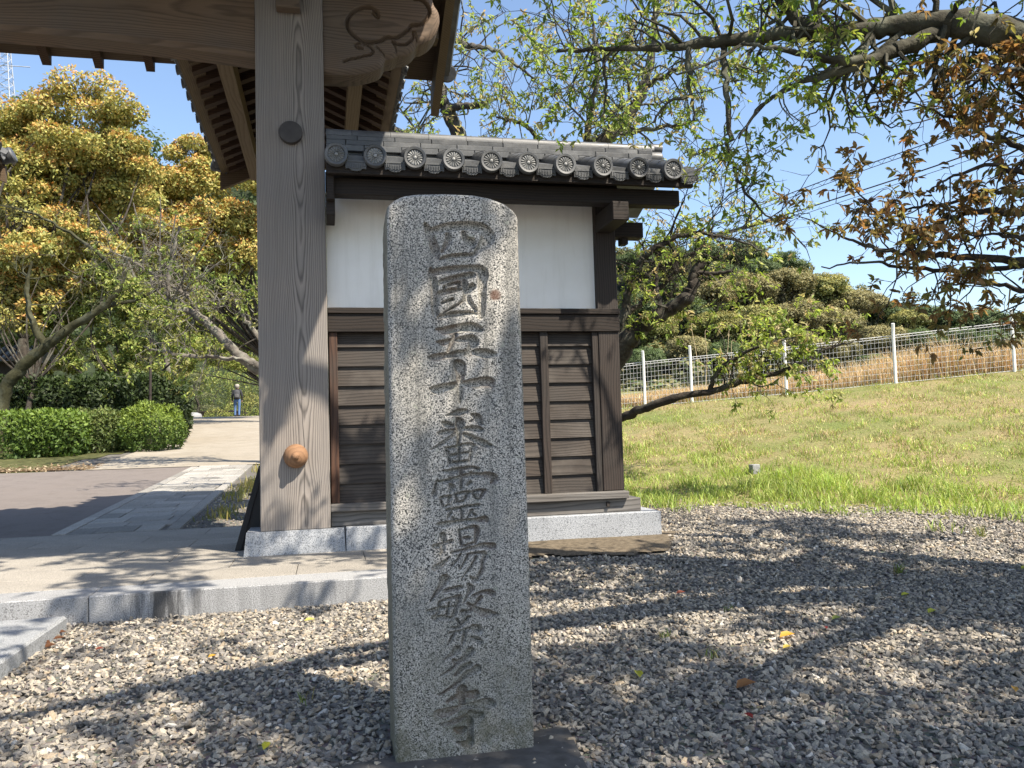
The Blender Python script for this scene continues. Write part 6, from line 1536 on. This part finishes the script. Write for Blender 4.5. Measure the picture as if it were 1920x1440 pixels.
# ---------------------------------------------------------------- person walking away
f0 = at(445, 783, d=44.0); f0[2] = float(ground_z(f0[0], f0[1]))
fx, fy, fz_ = f0
J = {'pel': (0, 0, .95), 'w': (0, .0, 1.12), 'ch': (0, -.01, 1.32), 'nk': (0, .0, 1.47), 'hd': (0, .03, 1.56), 'ht': (0, .04, 1.68),
     'hl': (-.10, 0, .90), 'kl': (-.11, .06, .50), 'al': (-.11, -.02, .09), 'tl': (-.12, .14, .04), 'hr': (.10, 0, .90), 'kr': (.10, -.02, .50), 'ar': (.10, -.10, .09), 'tr': (.11, .05, .04),
     'sl': (-.19, 0, 1.40), 'el': (-.25, -.05, 1.13), 'wl': (-.24, .06, .90), 'ml': (-.23, .09, .80), 'sr': (.19, 0, 1.40), 'er': (.25, -.03, 1.13), 'wr': (.24, .08, .91), 'mr': (.23, .11, .81)}
RAD = {'pel': .15, 'w': .145, 'ch': .16, 'nk': .065, 'hd': .095, 'ht': .085, 'hl': .105, 'kl': .07, 'al': .055, 'tl': .045, 'hr': .105, 'kr': .07, 'ar': .055, 'tr': .045, 'sl': .075, 'el': .058, 'wl': .042, 'ml': .04, 'sr': .075, 'er': .058, 'wr': .042, 'mr': .04}
E_ = [('pel', 'w'), ('w', 'ch'), ('ch', 'nk'), ('nk', 'hd'), ('hd', 'ht'), ('pel', 'hl'), ('hl', 'kl'), ('kl', 'al'), ('al', 'tl'), ('pel', 'hr'), ('hr', 'kr'), ('kr', 'ar'), ('ar', 'tr'), ('ch', 'sl'), ('sl', 'el'), ('el', 'wl'), ('wl', 'ml'), ('ch', 'sr'), ('sr', 'er'), ('er', 'wr'), ('wr', 'mr')]
kk = list(J); me = bpy.data.meshes.new('body'); me.from_pydata([J[q] for q in kk], [(kk.index(a), kk.index(b)) for a, b in E_], [])
tmp = bpy.data.objects.new('tmp', me); COL.objects.link(tmp); md_ = tmp.modifiers.new('s', 'SKIN'); tmp.modifiers.new('ss', 'SUBSURF').levels = 2
for q, sv in zip(kk, me.skin_vertices[0].data): sv.radius = (RAD[q], RAD[q] * (.72 if q in ('pel', 'w', 'ch') else 1)); sv.use_root = q == 'pel'
dg = bpy.context.evaluated_depsgraph_get(); bm_ = bpy.data.meshes.new_from_object(tmp.evaluated_get(dg)); bpy.data.objects.remove(tmp)
per = thing('person', 'person in dark jacket and blue jeans with a backpack walking away up the road', 'person', (fx, fy, fz_))
for m in (m_plain('jacket_cloth', (.018, .019, .024), .8), m_plain('jeans_cloth', (.07, .13, .27), .85), m_plain('skin', (.48, .30, .22), .6), m_plain('shoe', (.03, .03, .03), .6)): bm_.materials.append(m)
for p_ in bm_.polygons:
    z = p_.center.z; x = abs(p_.center.x); p_.material_index = 3 if z < .10 else (1 if (z < .93 and x < .205) else (2 if z > 1.49 or (z < .88 and x > .2) else 0)); p_.use_smooth = True
bd = bpy.data.objects.new('body', bm_); COL.objects.link(bd); bd.parent = per
def pchild(nm, mb, mat, sm=50):
    o = part(nm, mb, mat, None, sm); o.parent = per; return o
bpk = MB(); 
for (z, w_, d_) in (): pass
bpk.lathe([(.05, 0), (.15, .03), (.165, .15), (.165, .30), (.14, .40), (.08, .45), (.0, .46)], 14, Matrix.Translation((0, -.19, .99)) @ Matrix.Diagonal((1, .55, 1, 1)))
pk = pchild('backpack', bpk, m_plain('pack_cloth', (.05, .052, .06), .8))
pchild('backpack_pocket', MB().lathe([(.04, 0), (.11, .02), (.115, .14), (.09, .19), (.0, .2)], 12, Matrix.Translation((0, -.275, 1.03)) @ Matrix.Diagonal((1, .4, 1, 1))), m_plain('pocket_cloth', (.085, .085, .09), .8))
pchild('cap', MB().lathe([(.118, 0), (.122, .03), (.11, .09), (.07, .125), (.0, .135)], 16, Matrix.Translation((0, .04, 1.63))), m_plain('cap_cloth', (.30, .28, .25), .8))
pchild('hair', MB().lathe([(.06, 0), (.105, .03), (.112, .09), (.10, .12), (.0, .125)], 14, Matrix.Translation((0, .02, 1.51))), m_plain('hair', (.12, .11, .10), .8))
# corner tiles of the rear roofs
for cxx in (0, 2 * XC - 2 * SXC):
    for sg in (1, -1):
        part('end_tile', MB().lathe([(.0, -.15), (.07, -.15), (.075, -.02), (.088, -.015), (.088, .03), (.075, .045), (.0, .05)], 20, Matrix.Translation((SXC + cxx + sg * (SHW + .06), SY1 + .02, SZE + .09)) @ Matrix.Rotation(sg * R(67), 4, 'Y')), M_TILE, gate, 35)
